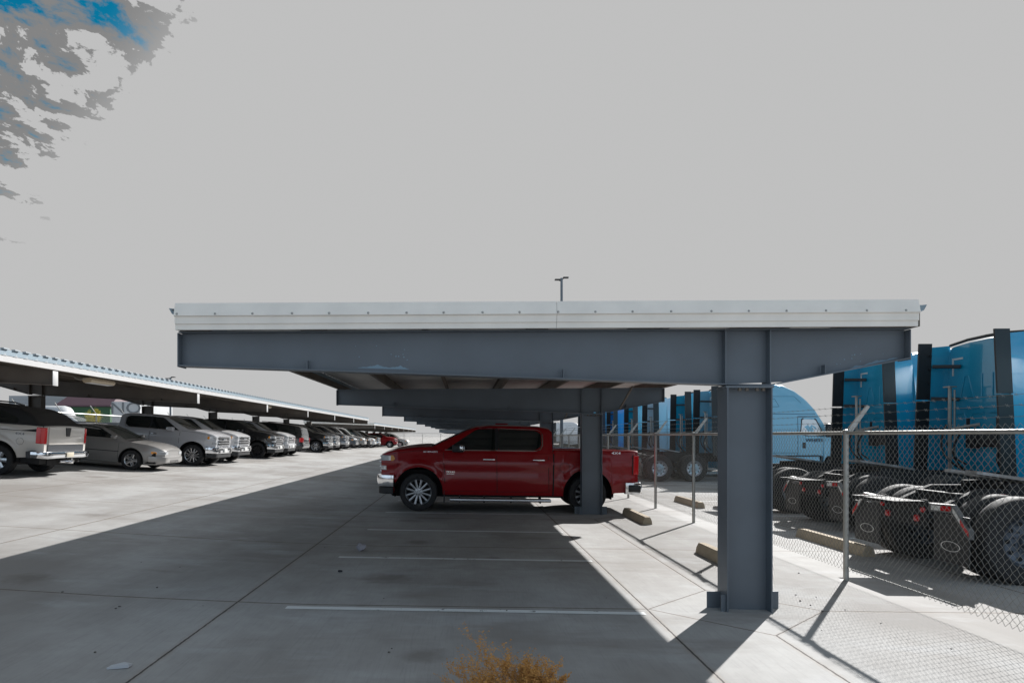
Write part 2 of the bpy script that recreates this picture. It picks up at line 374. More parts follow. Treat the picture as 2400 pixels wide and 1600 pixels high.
# ------------------------------------------------------------ carports
def ibeam_plate(mb, u0, u1, top, bot, yc, X, n=8):   # web plus flanges between u0,u1
    us = [u0+(u1-u0)*i/n for i in range(n+1)]
    poly = [(X(u), bot(u)) for u in us]+[(X(u), top(u)) for u in us[::-1]]
    mb.prism(poly, 'y', yc-.005, yc+.005)
def strip(mb, pts, yc, hw, th):   # flange plate following pts (x,z)
    for (a, b), (c, d) in zip(pts, pts[1:]):
        vs = [(a, yc-hw, b), (c, yc-hw, d), (c, yc+hw, d), (a, yc+hw, b), (a, yc-hw, b+th), (c, yc-hw, d+th), (c, yc+hw, d+th), (a, yc+hw, b+th)]
        mb.add(vs, [(0,3,2,1),(4,5,6,7),(0,1,5,4),(1,2,6,5),(2,3,7,6),(3,0,4,7)])
def carport(label, x0, dr, ys, ya, yb, zt0, slope, zoff, endfascia, sidef, cat='carport', brace=True):
    STEEL = MATS['painted_steel'] if dr > 0 else BRONZE
    root = thing('steel_carport', label, cat, (x0, ys[0], 0), group='open steel carports over the parking rows')
    ox, oy = x0, ys[0]
    X = lambda u: dr*u
    top = lambda u: zt0+slope*u
    dep = interp([(0, .335), (5.33, .545), (5.77, .555), (7.12, .30)])
    bot = lambda u: top(u)-dep(u)
    for yi, y in enumerate(ys):
        yc = y-oy
        mb = MB(); ibeam_plate(mb, 0, 7.12, lambda u: top(u)-.012, lambda u: bot(u)+.012, yc, X, 12)
        uu = [0, 1.5, 3, 4.3, 5.33, 5.77, 6.4, 7.12]
        strip(mb, [(X(u), bot(u)) for u in uu], yc, .095, .012); strip(mb, [(X(u), top(u)-.012) for u in (0, 3.5, 7.12)], yc, .095, .012)
        mb.build('beam', STEEL, root)
        for uu_ in (0, 7.12):       # end plate
            e = MB(); s_ = -1 if uu_ == 0 else 1
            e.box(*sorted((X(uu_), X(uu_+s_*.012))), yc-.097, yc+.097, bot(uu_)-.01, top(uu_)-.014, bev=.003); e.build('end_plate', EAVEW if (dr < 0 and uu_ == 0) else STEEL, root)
        st = MB()
        for q in (5.33, 5.765): st.box(*sorted((X(q)-.006, X(q)+.006)), yc-.093, yc+.093, bot(q)+.013, top(q)-.014)
        for q in (1.25, 3.75, 6.3):
            st.prism([(X(q)-.004, bot(q)+.013), (X(q)+.004, bot(q)+.013), (X(q)+.004, bot(q)+.10), (X(q)-.004, bot(q)+.10)], 'y', yc-.09, yc-.02)
        st.build('stiffener', STEEL, root)
        # column
        ca, cb = sorted((X(5.33), X(5.77))); zb = g(ox+(ca+cb)/2, y)-.12; zt = min(bot(5.33), bot(5.77))-.004
        c = MB(); c.box(ca+.012, cb-.012, yc-.006, yc+.006, zb, zt-.02); c.box(ca, ca+.012, yc-.127, yc+.127, zb, zt-.02); c.box(cb-.012, cb, yc-.127, yc+.127, zb, zt-.02)
        c.box(ca-.012, cb+.012, yc-.13, yc+.13, zt-.02, zt)
        c.build('column', STEEL, root)
        bt = MB()
        for q in (.13, .2, .30, .36): bt.tube((ca+q, yc-.1, zt-.05), (ca+q, yc-.1, zt-.02), .018, n=6)
        bt.build('bolt', STEELB, root)
        zg = g(ox+(ca+cb)/2, y)
        b = MB(); b.box(ca-.135, ca-.002, yc+.045, yc+.057, zg-.1, zg+.165); b.box(cb+.002, cb+.135, yc+.045, yc+.057, zg-.1, zg+.165)
        b.box(ca-.05, ca-.002, yc-.10, yc-.09, zg-.1, zg+.165)
        b.build('base_plate', STEEL, root)
        if brace and yi > 0 and dr > 0:
            br = MB(); q = 6.15; br.tube((X(q), yc-.10, bot(q)+.03), (X(q)+.12, yc-.75, top(q)-.02), .022, n=4); br.build('brace', STEELB, root)
    # purlins (Z shape) and deck
    Ya, Yb = ya-oy, yb-oy
    npl = 7
    for i in range(npl):
        u = .02+(7.05)*i/(npl-1); z = top(u)
        p = MB(); p.box(X(u)-.003, X(u)+.003, Ya, Yb, z+.002, z+.20); p.box(*sorted((X(u), X(u)+.055)), Ya, Yb, z+.003, z+.006); p.box(*sorted((X(u)-.055, X(u))), Ya, Yb, z+.194, z+.197)
        p.build('purlin', STEELB, root)
    dk = MB(); ua, ub = (.03, 7.15); n = int((Yb-Ya)/.3)
    row = []
    for i in range(n+1):
        y = Ya+(Yb-Ya)*i/n
        for dy, dz in ((0, 0), (.05, .03), (.09, .03), (.14, 0)):
            if y+dy <= Yb: row.append((y+dy, dz))
    dk.grid([[(X(u), y, top(u)+.202+dz) for (y, dz) in row] for u in (ua, 2.4, 4.8, ub)])
    dk.build('roof_deck', DECK, root, ang=20)
    # eave trim along both long sides
    for (u, s_) in ((ua, -1), (ub, 1)):
        e = MB(); x = X(u); o_ = dr*s_
        if dr < 0:
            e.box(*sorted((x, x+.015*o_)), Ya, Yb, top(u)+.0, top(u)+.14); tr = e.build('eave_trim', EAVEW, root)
            gt = MB(); gt.box(*sorted((x+.001*o_, x+.022*o_)), Ya, Yb, top(u)+.143, top(u)+.26); gt.build('edge_flashing', GUTTER, root)
            nt_ = MB(); yy_ = Ya+.1
            while yy_ < Yb-.3:
                nt_.prism([(yy_, top(u)+.140), (yy_+.13, top(u)+.140), (yy_+.10, top(u)+.185), (yy_+.06, top(u)+.165)], 'x', *sorted((x+.023*o_, x+.027*o_)))  # pale teeth stand for the triangular shadow pattern under the corrugated edge
                nt_.box(*sorted((x-.02*o_, x+.06*o_)), yy_, yy_+.17, top(u)+.262, top(u)+.285); yy_ += .34
            nt_.build('corrugation_and_shadow_teeth', mat('rib_teeth_grey', (.34, .38, .41), .5), root)['kind'] = 'stuff'
        else:
            e.prism([(x, top(u)+.13), (x+.07*o_, top(u)+.16), (x+.10*o_, top(u)+.215), (x, top(u)+.205)], 'y', Ya+.03, Yb); e.build('gutter', GUTTER, root)
            e = MB(); e.box(*sorted((x+.002*o_, x+.012*o_)), Ya, Yb, top(u)+.0, top(u)+.128); e.build('eave_trim', STEELB, root)
    for (yy, sg) in ((Ya, -1), (Yb, 1)):
        f = MB(); ff = lambda q: yy+sg*q
        prof = [(0, -.004), (.035, -.004), (.035, .048), (.05, .052), (.05, .118), (.075, .125), (.04, .25), (0, .25)]
        vs = []; us_ = (-.08, 3.66, 3.67, 7.22)
        for (u0, u1, gap) in ((.02, 3.663, 0), (3.666, 7.12, .0015)):
            vs = []
            for u in (u0, u1): vs += [(X(u), ff(a+gap), top(u)+b_) for a, b_ in prof]
            n_ = len(prof)
            f.add(vs, [tuple(range(n_)), tuple(range(n_, 2*n_))]+[(i, (i+1) % n_, n_+(i+1) % n_, n_+i) for i in range(n_)])
        f.build('fascia', WHITEM, root, ang=20)
        sc_ = MB(); u = .05
        while u < 7.15:
            yv = ff(.073); sc_.lathe([(0, sg*.008), (.007, sg*.006), (.012, 0)], 8, (X(u), yv, top(u)+.142), 'y'); u += .37+random.uniform(-.02, .02)
        sc_.build('screw', GALV, root)
    return root
mys = [6.74+8.2*k for k in range(8)]
main = carport('long near grey steel carport with white fascia sheltering the red pickup', -2.79, 1, mys, 6.56, 64.6, 2.71, .005, 0, True, True)
PEEL = mat('peeled_primer', (.20, .30, .38), .6)
def peel(px0, px1, base, hmax, seed):
    rnd = random.Random(seed); n = 40; lo = []; hi = []
    for i in range(n+1):
        t_ = i/n; px = px0+(px1-px0)*t_; b_ = base(px); hh = hmax*(.25+.75*abs(sin(t_*7+seed))*rnd.uniform(.4, 1))*min(1, 6*t_, 6*(1-t_))
        lo.append((px, b_)); hi.append((px, b_-hh))
    Y_ = 6.734; mb = MB(); f = lambda p: (P(p[0], p[1], Y_)-Vector((-2.79, 6.74, 0))) - Vector((0, 0, 0))
    mb.grid([[f(p) for p in lo], [f(p) for p in hi]])
    for k in range(10):
        c = (rnd.uniform(px0-30, px1), base(px0)-rnd.uniform(12, 55)); r_ = rnd.uniform(.6, 1.8); mb.add([f((c[0]+r_*cos(a), c[1]+r_*sin(a))) for a in (0, 1.2, 2.5, 3.8, 5)], [(0, 1, 2, 3, 4)])
    mb.build('peeled_paint', PEEL, main, fix=False, ang=0)
peel(838, 960, lambda x: 862+(x-838)*.028, 9, 2); peel(1985, 2105, lambda x: 867-(x-1985)*.235, 7, 4)
far_main = carport('small distant grey carport seen over the bonnet of the red pickup', -2.76, 1, [73.2+8.2*k for k in range(5)], 73, 106.5, 2.42, .005, 0, True, True)
lc = carport('long carport with white eave edged by modelled shadow teeth over the left row of cars', -9.19, -1, [-1.1+8.2*k for k in range(9)], -1.5, 65.2, 3.165, .088, 0, True, True)
lc2 = carport('lower far carport continuing the left row beyond the long one', -9.19, -1, [69.5+8.2*k for k in range(8)], 69.2, 127.2, 2.80, .03, 0, True, True)
# light fixtures
def fixture(x, y, z, label, tilt=0):
    t = thing('light_fixture', label, 'light', (x, y, z), (0, tilt, 0), group='tube light fixtures under the carports')
    b = MB(); b.prism([(-.10, 0), (.10, 0), (.13, -.06), (.09, -.12), (-.09, -.12), (-.13, -.06)], 'y', -.62, .62); b.build('housing', mat('fixture_beige', (.55, .46, .33), .5), t)
    d = MB(); d.box(-.085, .085, -.58, .58, -.132, -.121, bev=.004); d.build('lens', mat('lens_white', (.75, .75, .75), .3), t)
    c = MB(); c.path([(-.04, -.62, -.02), (-.12, -.72, -.05), (-.22, -.74, -.02), (-.30, -.70, .05)], .012); c.build('conduit', GALV, t)
    return t
fixture(-1.42, 10.0, 2.85, 'beige tube light under the near carport roof, left of the purlins')
fixture(-10.1, 18.85, 3.25, 'beige tube light under the left carport above the silver tailgate', R(-3))
fixture(-10.1, 34.6, 3.25, 'beige tube light under the left carport above the black pickup', R(-3))
fixture(-10.1, 60.0, 3.25, 'beige tube light near the far end of the left carport', R(-3))

# ------------------------------------------------------------ vehicles
class Shell:
    def __init__(s, xs, ztop, zbot, hw, crown=.03, r=.06, drop=None):
        s.xs, s.zt, s.zb, s.hw, s.r, s.drop = xs, ztop, zbot, hw, r, drop
        s.crown = crown if callable(crown) else (lambda x: crown)
    def y(s, x, z):
        zt = s.zt(x); r = s.r; v = s.hw(x, z); q = z-(zt-r)
        if q > 0: v -= r*(1-sqrt(max(0, 1-min(1, q/r)**2)))*.9
        return v
    def side(s, x, z, sd=1, off=0): return (x, sd*(s.y(x, z)+off), z)
    def top(s, x, t, off=0):
        zt = s.zt(x); yy = s.y(x, zt)*t; z = zt+s.crown(x)*(1-t*t)
        dz = (s.zt(x+.01)-s.zt(x-.01))/.02; n = Vector((-dz, 0, 1)).normalized()
        return (x+n.x*off, yy, z+n.z*off)
    def ring(s, x):
        zt, zb = s.zt(x), s.zb(x); r = min(s.r, (zt-zb)*.5); zr = zt-r
        L = [zb+(zr-zb)*t for t in (0, .06, .15, .27, .4, .52, .64, .76, .88, 1)]+[zr+r*.4, zr+r*.7, zr+r*.9, zt]
        a = [s.side(x, z, 1) for z in L]
        if s.drop and s.drop(x) > 0:
            d = s.drop(x); yt = a[-1][1]; T = [(x, yt-.05, zt), (x, yt-.055, zt-d), (x, yt*.5, zt-d), (x, 0, zt-d), (x, -yt*.5, zt-d), (x, -yt+.055, zt-d), (x, -yt+.05, zt)]
        else: T = [s.top(x, t) for t in (.93, .8, .5, 0, -.5, -.8, -.93)]
        return a+T+[s.side(x, z, -1) for z in L[::-1]]
    def mesh(s, mb):
        rings = [s.ring(x) for x in s.xs]; mb.grid(rings); n = len(rings[0])
        o = len(mb.v)-n*len(rings)
        mb.f.append(tuple(range(o, o+n))); mb.f.append(tuple(range(len(mb.v)-n, len(mb.v)))[::-1]); mb.m += [0, 0]
        return mb
def rounded(poly, r=.03, n=3):
    out = []; m = len(poly)
    for i in range(m):
        p, a, b = Vector(poly[i]), Vector(poly[i-1]), Vector(poly[(i+1) % m])
        da, db = (a-p), (b-p); ra = min(r, da.length*.45, db.length*.45)
        A, B = p+da.normalized()*ra, p+db.normalized()*ra
        for k in range(n+1):
            t = k/n; out.append(tuple(A*(1-t)**2+p*2*t*(1-t)+B*t*t))
    return out
def subdiv(poly, d=.12):
    out = []
    for i in range(len(poly)):
        a, b = Vector(poly[i]), Vector(poly[(i+1) % len(poly)]); n = max(1, int((b-a).length/d))
        out += [tuple(a+(b-a)*k/n) for k in range(n)]
    return out
def side_patch(mb, sh, poly, sd, off=.006, mi=0, depth=.02):
    pl = subdiv(poly); n = len(pl)
    o = [sh.side(x, z, sd, off) for x, z in pl]; q = [sh.side(x, z, sd, off-depth) for x, z in pl]
    mb.add(o+q, [tuple(range(n))]+[(i, (i+1) % n, n+(i+1) % n, n+i) for i in range(n)], mi)
def side_line(mb, sh, pts, sd, wd=.012, off=.003, mi=0):
    pp = []
    for (a, b), (c, d) in zip(pts, pts[1:]):
        n = max(1, int(math.hypot(c-a, d-b)/.08))
        pp += [(a+(c-a)*k/n, b+(d-b)*k/n) for k in range(n)]
    pp.append(pts[-1])
    L = []; Rr = []
    for i, (x, z) in enumerate(pp):
        a = pp[max(0, i-1)]; b = pp[min(len(pp)-1, i+1)]; t = Vector((b[0]-a[0], b[1]-a[1])).normalized(); nx, nz = -t.y*wd/2, t.x*wd/2
        L.append(sh.side(x+nx, z+nz, sd, off)); Rr.append(sh.side(x-nx, z-nz, sd, off))
    mb.grid([L, Rr], mi)
def wrap_path(sh, zm, xa, end, yf, off):
    """plan path on one side: along the flank from xa to the end (front 1, rear -1) then across the face to y=yf"""
    xe = sh.xs[-1] if end > 0 else sh.xs[0]; n = 10
    pts = [(xa+(xe-xa)*i/n, sh.y(xa+(xe-xa)*i/n, zm)+off) for i in range(n+1)]
    y0 = pts[-1][1]; pts[-1] = (xe+end*off*.4, y0-off*.2)
    pts += [(xe+end*off*1.0, y0-(y0-yf)*t-off*.5*(1-t)) for t in (.06, .3, .6, 1)]
    return pts
def wrap(mb, sh, z0, z1, xa, end, yf, off, sd=0, th=.05, mi=0, bulge=0):
    zm = (z0+z1)/2
    if sd == 0:
        a = wrap_path(sh, zm, xa, end, 0, off); path = a+[(x, -y) for x, y in a[::-1][1:]]
    else: path = [(x, sd*y) for x, y in wrap_path(sh, zm, xa, end, yf, off)]
    n = len(path); rows = []
    ctr = Vector((sh.xs[-1]*.6 if end > 0 else sh.xs[0]*.6, 0))
    for (zz, o2) in ((z0, -th), (z0, -.012), (z0+.014, bulge*.5), ((z0+z1)/2, bulge), (z1-.014, bulge*.5), (z1, -.012), (z1, -th)):
        rr = []
        for i, (x, y) in enumerate(path):
            a = Vector(path[max(0, i-1)]); b = Vector(path[min(n-1, i+1)]); t = (b-a).normalized(); nn = Vector((t.y, -t.x))
            if nn.dot(Vector((x, y))-ctr) < 0: nn = -nn
            rr.append((x+nn.x*o2, y+nn.y*o2, zz))
        rows.append(rr)
    mb.grid(rows, mi)
    m = len(rows); 
    for idx in (0, n-1): mb.add([rows[k][idx] for k in range(m)], [tuple(range(m))], mi)
def wheel(parent, x, y, r, wd, rr, kind, rm=ALLOY, sd=1, name='wheel'):
    """tyre as the wheel mesh, rim as its child; axis along y, sd = outward side"""
    t = MB(); h = wd/2
    prof = [(rr, -h*.80), (rr+.02, -h*.95), (r-.06, -h), (r-.02, -h*.92), (r-.004, -h*.72), (r, -h*.4), (r, h*.4), (r-.004, h*.72), (r-.02, h*.92), (r-.06, h), (rr+.02, h*.95), (rr, h*.80)]
    t.lathe(prof, 44, closed=True)
    for q in (-.35, 0, .35): pass
    o = t.build(name, RUBBER, parent, loc=(x, y, r))
    m = MB(); f = sd*h
    m.lathe([(rr+.004, -f*.82), (rr-.012, -f*.7), (rr-.03, -f*.2), (rr-.03, f*.55), (rr-.008, f*.80), (rr+.006, f*.90), (rr+.006, f*.82)], 44, mi=0)
    m.lathe([(.001, f*.30), (rr-.03, f*.2)], 30, mi=1)                   # dark back (brake)
    if kind == 'steel10':      # truck disc wheel
        m.lathe([(.0, f*.60), (.09, f*.60), (.10, f*.50), (.19, f*.42), (rr-.05, f*.52), (rr-.03, f*.60)], 40, mi=0)
        for k in range(10):
            a = 2*pi*k/10; m.lathe([(0, 0), (.028, 0)], 10, ((rr-.085)*cos(a), f*.50+sd*.012, (rr-.085)*sin(a)), mi=1)
            m.lathe([(0, sd*.03), (.013, sd*.03), (.016, 0)], 6, (.13*cos(a+.3), f*.48, .13*sin(a+.3)), mi=0)
        m.lathe([(0, f*.90), (.07, f*.88), (.085, f*.7), (.09, f*.4)], 20, mi=0)
    else:
        ns, tw, w0, w1 = {'multi': (6, 1, .030, .022), 'split': (6, 1, .019, .024), 'star5': (5, 0, .055, .045), 'six': (6, 0, .045, .055), 'five': (5, 0, .05, .04)}[kind]
        for k in range(ns):
            for q in ((-1, 1) if tw else (0,)):
                a0 = 2*pi*k/ns+q*(.20 if kind == 'split' else .12); a1 = 2*pi*k/ns+q*(.27 if kind == 'split' else .235)
                p0 = (.055*cos(a0), .055*sin(a0)); p1 = ((rr-.012)*cos(a1), (rr-.012)*sin(a1))
                d = Vector((p1[0]-p0[0], p1[1]-p0[1])).normalized(); nn = Vector((-d.y, d.x))
                vs = []
                for (p, ww, yo) in ((p0, w0, .74), (p1, w1, .80)):
                    for (e, dz) in ((-1, -.05), (-1, -.004), (-.55, 0), (.55, 0), (1, -.004), (1, -.05)):
                        vs.append((p[0]+nn.x*ww*e, f*yo+sd*dz, p[1]+nn.y*ww*e))
                m.add(vs, [(i, (i+1) % 6, 6+(i+1) % 6, 6+i) for i in range(6)]+[(0, 1, 2, 3, 4, 5), (11, 10, 9, 8, 7, 6)])
        m.lathe([(0, f*.86), (.035, f*.86), (.04, f*.80), (.085, f*.78), (.09, f*.5)], 20)
        for k in range(6):
            a = 2*pi*k/6+.26; m.lathe([(0, sd*.006), (.008, sd*.006), (.010, 0)], 6, (.066*cos(a), f*.80, .066*sin(a)), mi=1)
    m.build('rim', [rm, DARK], o, ang=40)
    return o
def arch(zc, rc, x, base):
    d = rc*rc-x*x
    return max(base, zc+sqrt(d)) if d > 0 else base
def xgrid(a, b, arches, rc, extra=()):
    xs = set()
    n = int((b-a)/.10); xs |= {round(a+(b-a)*i/n, 4) for i in range(n+1)}
    for c in arches:
        for k in range(25):
            v = c+rc*cos(pi*k/24)
            if a < v < b: xs.add(round(v, 4))
        xs.add(round(c-rc-.006, 4)); xs.add(round(c+rc+.006, 4))
    for e in extra: xs.add(e)
    xs = sorted(xs); out = [xs[0]]
    for v in xs[1:]:
        if v-out[-1] > .0025: out.append(v)
    return out
def underbody(parent, xa, xb, axles, rc, zc, hw, z0=.30, ztop_=.90):
    mb = MB(); mb.box(xa, xb, -hw*.62, hw*.62, z0, ztop_)
    xs_ = sorted([xa]+[q for c in axles for q in (c-rc, c+rc)]+[xb])
    for i in range(0, len(xs_), 2):
        if xs_[i+1]-xs_[i] > .05: mb.box(xs_[i]+.02, xs_[i+1]-.02, -hw*.93, hw*.93, z0+.05, .60)
    for c in axles:
        for sd in (1, -1):
            rows = []
            for k in range(17):
                a = pi*k/16*1.16-pi*.08; rr_ = rc+.004
                rows.append([(c+rr_*cos(a), sd*(hw+.022), max(z0, zc+rr_*sin(a))), (c+rr_*cos(a), sd*hw*.55, max(z0, zc+rr_*sin(a)))])
            mb.grid(rows)
        mb.tube((c, -hw*.8, zc), (c, hw*.8, zc), .05)
    mb.build('underbody', DARK, parent, fix=False, ang=0)

def make_pickup(name, P_, rimkind='multi', rm=ALLOY, chrome=True, hero=False, bump=None):
    """full-size crew cab pickup, forward +x"""
    BM = CHROME if chrome else P_
    A = (1.875, -1.875); rc, zc, r = .535, .44, .42
    zt = interp([(-2.99, 1.385), (-2.9, 1.40), (-1.12, 1.40), (-1.10, 1.345), (1.05, 1.345), (1.35, 1.385), (1.6, 1.43), (2.0, 1.405), (2.35, 1.36), (2.6, 1.295), (2.72, 1.24)])
    zbt = interp([(-2.99, .47), (-2.42, .45), (-2.40, .37), (2.40, .37), (2.44, .42), (2.72, .50)])
    zb = lambda x: max(arch(zc, rc, x-A[0], zbt(x)), arch(zc, rc, x-A[1], zbt(x)))
    pw = interp([(-2.99, .965), (-2.9, .99), (-2.0, 1), (2.0, 1), (2.35, .985), (2.55, .95), (2.66, .905), (2.72, .85)])
    zw = interp([(.3, .92), (.42, .95), (.60, .972), (.70, .996), (.86, .972), (1.00, .985), (1.08, 1.0), (1.13, .982), (1.30, .956), (1.45, .94)], True)
    def hw(x, z):
        v = .995*pw(x)*zw(z)
        for a in A:
            d = math.hypot(x-a, z-zc); v += .032*(1-sm(d, rc+.05, rc+.16))*(1 if z > zc-.1 else .9)
        return v
    sh = Shell(xgrid(-2.99, 2.72, A, rc, (-1.12, -1.10, 2.6, 2.66, 2.70, -2.96)), zt, zb, hw, interp([(-1, .0), (1.3, .02), (1.7, .07), (2.4, .06), (2.72, .03)]), .055,
               drop=lambda x: .48 if -2.9 < x < -1.2 else 0)
    t = thing(name, None, None)
    body = sh.mesh(MB()).build('body', P_, t, ang=32)
    # cab
    ct = interp([(-1.09, 1.79), (-1.02, 1.86), (-.8, 1.895), (-.2, 1.915), (.35, 1.905), (.62, 1.875), (.78, 1.82), (1.1, 1.665), (1.64, 1.40)])
    csh = Shell([-1.09, -1.06, -1.02, -.95]+[-.8+.1*i for i in range(25)]+[1.64], ct, lambda x: 1.31, lambda x, z: .965-(z-1.33)*.34-.02*sm(x, .9, 1.64)-.03*sm(-x, .9, 1.1), .035, .05)
    csh.mesh(MB()).build('cab', P_, t, ang=32)
    gw = MB()
    for sd in (1, -1):
        side_patch(gw, csh, rounded([(1.27, 1.375), (.66, 1.79), (.56, 1.835), (.185, 1.845), (.185, 1.375)], .03), sd)
        side_patch(gw, csh, rounded([(.115, 1.375), (.115, 1.845), (-.72, 1.815), (-.84, 1.74), (-.84, 1.47), (-.70, 1.375)], .05), sd)
    gw.build('side_window', GLASS, t, ang=0)
    bp = MB()
    for sd in (1, -1): side_patch(bp, csh, [(.185, 1.36), (.185, 1.85), (.115, 1.85), (.115, 1.36)], sd, .004)
    bp.build('door_pillar', BLACKP, t, ang=0)
    tr = MB()
    for sd in (1, -1):
        side_line(tr, csh, [(1.30, 1.362), (-.72, 1.362), (-.82, 1.40), (-.865, 1.48), (-.865, 1.74)], sd, .02, .008)
        if hero: side_line(tr, csh, [(-.865, 1.74), (-.82, 1.80), (-.74, 1.835), (.55, 1.86)], sd, .008, .006)
    tr.build('window_trim', CHROME if chrome else BLACKP, t, ang=0)
    ws = MB(); ws.grid([[csh.top(x, s_, .008) for s_ in (-.93, -.6, -.2, .2, .6, .93)] for x in (.74, .95, 1.15, 1.35, 1.55)]); ws.build('windscreen', GLASSG, t, fix=False)
    rw = MB(); rw.add([(-1.1, .62, 1.42), (-1.1, -.62, 1.42), (-1.1, -.60, 1.76), (-1.1, .60, 1.76)], [(0, 1, 2, 3)]); rw.build('rear_window', GLASS, t, fix=False)
    # gaps, handles
    ln = MB()
    for sd in (1, -1):
        side_line(ln, sh, [(1.33, 1.335), (1.31, .95), (1.29, .62)], sd); side_line(ln, sh, [(.15, 1.33), (.13, .42)], sd); side_line(ln, sh, [(-1.0, 1.33), (-1.0, 1.02), (-1.02, .44)], sd, .010)
        side_line(ln, sh, [(1.28, .45), (-1.0, .45)], sd, .008)
        side_line(ln, sh, [(-1.112, 1.385), (-1.112, .38)], sd, .03, .004)
        side_line(ln, sh, [(1.38, 1.365), (1.95, 1.335), (2.5, 1.26)], sd, .008)
    ln.build('panel_gap', DARK, t, ang=0)
    for sd in (1, -1):
        for hx in (.32, -.78):
            h = MB(); y = sh.y(hx, 1.16); h.box(hx-.13, hx+.13, *sorted((sd*(y+.018), sd*(y+.042))), 1.145, 1.178, bev=.008)
            h.box(hx-.125, hx-.10, *sorted((sd*(y-.01), sd*(y+.03))), 1.148, 1.175); h.box(hx+.10, hx+.125, *sorted((sd*(y-.01), sd*(y+.03))), 1.148, 1.175)
            h.build('door_handle', CHROME if chrome else BLACKP, t)
        mi = MB(); mi.box(.88, 1.14, *sorted((sd*.98, sd*1.20)), 1.315, 1.485, bev=.035); mi.box(.96, 1.06, *sorted((sd*.90, sd*1.0)), 1.33, 1.37); m_ = mi.build('mirror', BLACKP if hero else P_, t)
        mc = MB(); mc.box(.872, .882, *sorted((sd*1.00, sd*1.18)), 1.335, 1.465, bev=.004); mc.build('mirror_glass', CHROME, m_)
        if hero:
            mc = MB(); mc.box(.90, .97, *sorted((sd*1.13, sd*1.207)), 1.35, 1.475, bev=.02); mc.build('mirror_cap', CHROME, m_)
    # front
    for sd in (1, -1):
        hl = MB(); wrap(hl, sh, 1.10, 1.225, 2.50, 1, .60, .012, sd, .04); hl.build('headlight', CLEAR, t)
        am = MB(); wrap(am, sh, 1.105, 1.22, 2.42, 1, .88, .010, sd, .04)
        am.v = [p for p in am.v]; am2 = MB(); side_patch(am2, sh, rounded([(2.40, 1.15), (2.44, 1.225), (2.52, 1.225), (2.49, 1.105), (2.45, 1.10)], .015), sd, .014); am2.build('side_marker', AMBER, t)
        fl = MB(); wrap(fl, sh, .90, 1.00, 2.60, 1, .66, .014, sd, .04); fl.build('lower_lamp', CLEAR, t)
        wl = MB(); wl.box(2.72, 2.735, *sorted((sd*.64, sd*.50)), .98, 1.10); wl.build('grille_bracket', BM, t)
    gr = MB(); gr.box(2.70, 2.735, -.62, .62, .84, 1.23, bev=.01); gr.build('grille', BLACKP, t)
    gb = MB()
    for z, o_ in ((.87, .03), (.97, .045), (1.07, .05), (1.20, .04)): gb.box(2.73, 2.735+o_, -.64, .64, z-.02, z+.016, bev=.008)
    gb.box(2.74, 2.80, -.16, .16, 1.075, 1.15, bev=.02); gb.build('grille_bar', BM, t)
    b1 = MB(); wrap(b1, sh, .53, .80, 2.42, 1, 0, .075, 0, .10, bulge=.02); b1.build('front_bumper', BM, t)
    b2 = MB(); wrap(b2, sh, .37, .525, 2.44, 1, 0, .055, 0, .08); b2.build('lower_valance', BLACKP, t)
    fg = MB()
    for sd in (1, -1): fg.box(2.79, 2.815, *sorted((sd*.50, sd*.74)), .56, .70, bev=.01)
    fg.build('fog_recess', BLACKP, t)
    np_ = MB(); np_.box(2.825, 2.85, -.16, .16, .58, .73, bev=.004); np_.build('number_plate', REFL, t)
    # rear
    for sd in (1, -1):
        tl = MB(); wrap(tl, sh, .87, 1.29, -2.88, -1, .80, .010, sd, .03); tl.build('taillight', RED, t)
        tb = MB(); side_line(tb, sh, [(-2.865, .87), (-2.865, 1.30)], sd, .018, .008); tb.build('lamp_bezel', BLACKP, t, ang=0)
    tg = MB(); tg.box(-3.0, -2.975, -.76, .76, .74, 1.40, bev=.01); tg.build('tailgate', P_, t)
    rb = MB(); wrap(rb, sh, .44, .70, -2.70, -1, 0, .085, 0, .14, bulge=.015); rb.build('rear_bumper', BM, t)
    rs = MB()
    for sd in (1, -1): rs.box(-3.03, -2.76, *sorted((sd*1.00, sd*1.084)), .485, .645, bev=.02)
    rs.build('bumper_step', BLACKP, t)
    # running boards
    for sd in (1, -1):
        rbd = MB(); rbd.box(-1.06, 1.18, *sorted((sd*.90, sd*1.07)), .235, .30, bev=.02); rbo = rbd.build('running_board', ALLOY if chrome else BLACKP, t)
        rp_ = MB(); rp_.box(-1.04, 1.16, *sorted((sd*.92, sd*1.05)), .300, .306); rp_.build('step_pad', BLACKP, rbo)
        bk = MB()
        for q in (-.85, -.2, .4, .95): bk.box(q, q+.03, *sorted((sd*.6, sd*.95)), .20, .34)
        bk.build('board_bracket', BLACKP, rbo)
    fl = MB()
    for sd in (1, -1):
        for a in (A[0]-.56,): fl.box(a-.02, a, *sorted((sd*.72, sd*.98)), .20, .50, bev=.005)
    fl.build('mud_flap', BLACKP, t)
    underbody(t, -2.48, 2.50, A, rc, zc, .985)
    for a in A:
        for sd in (1, -1): wheel(t, a, sd*.865, r, .275, .285, rimkind, rm, sd)
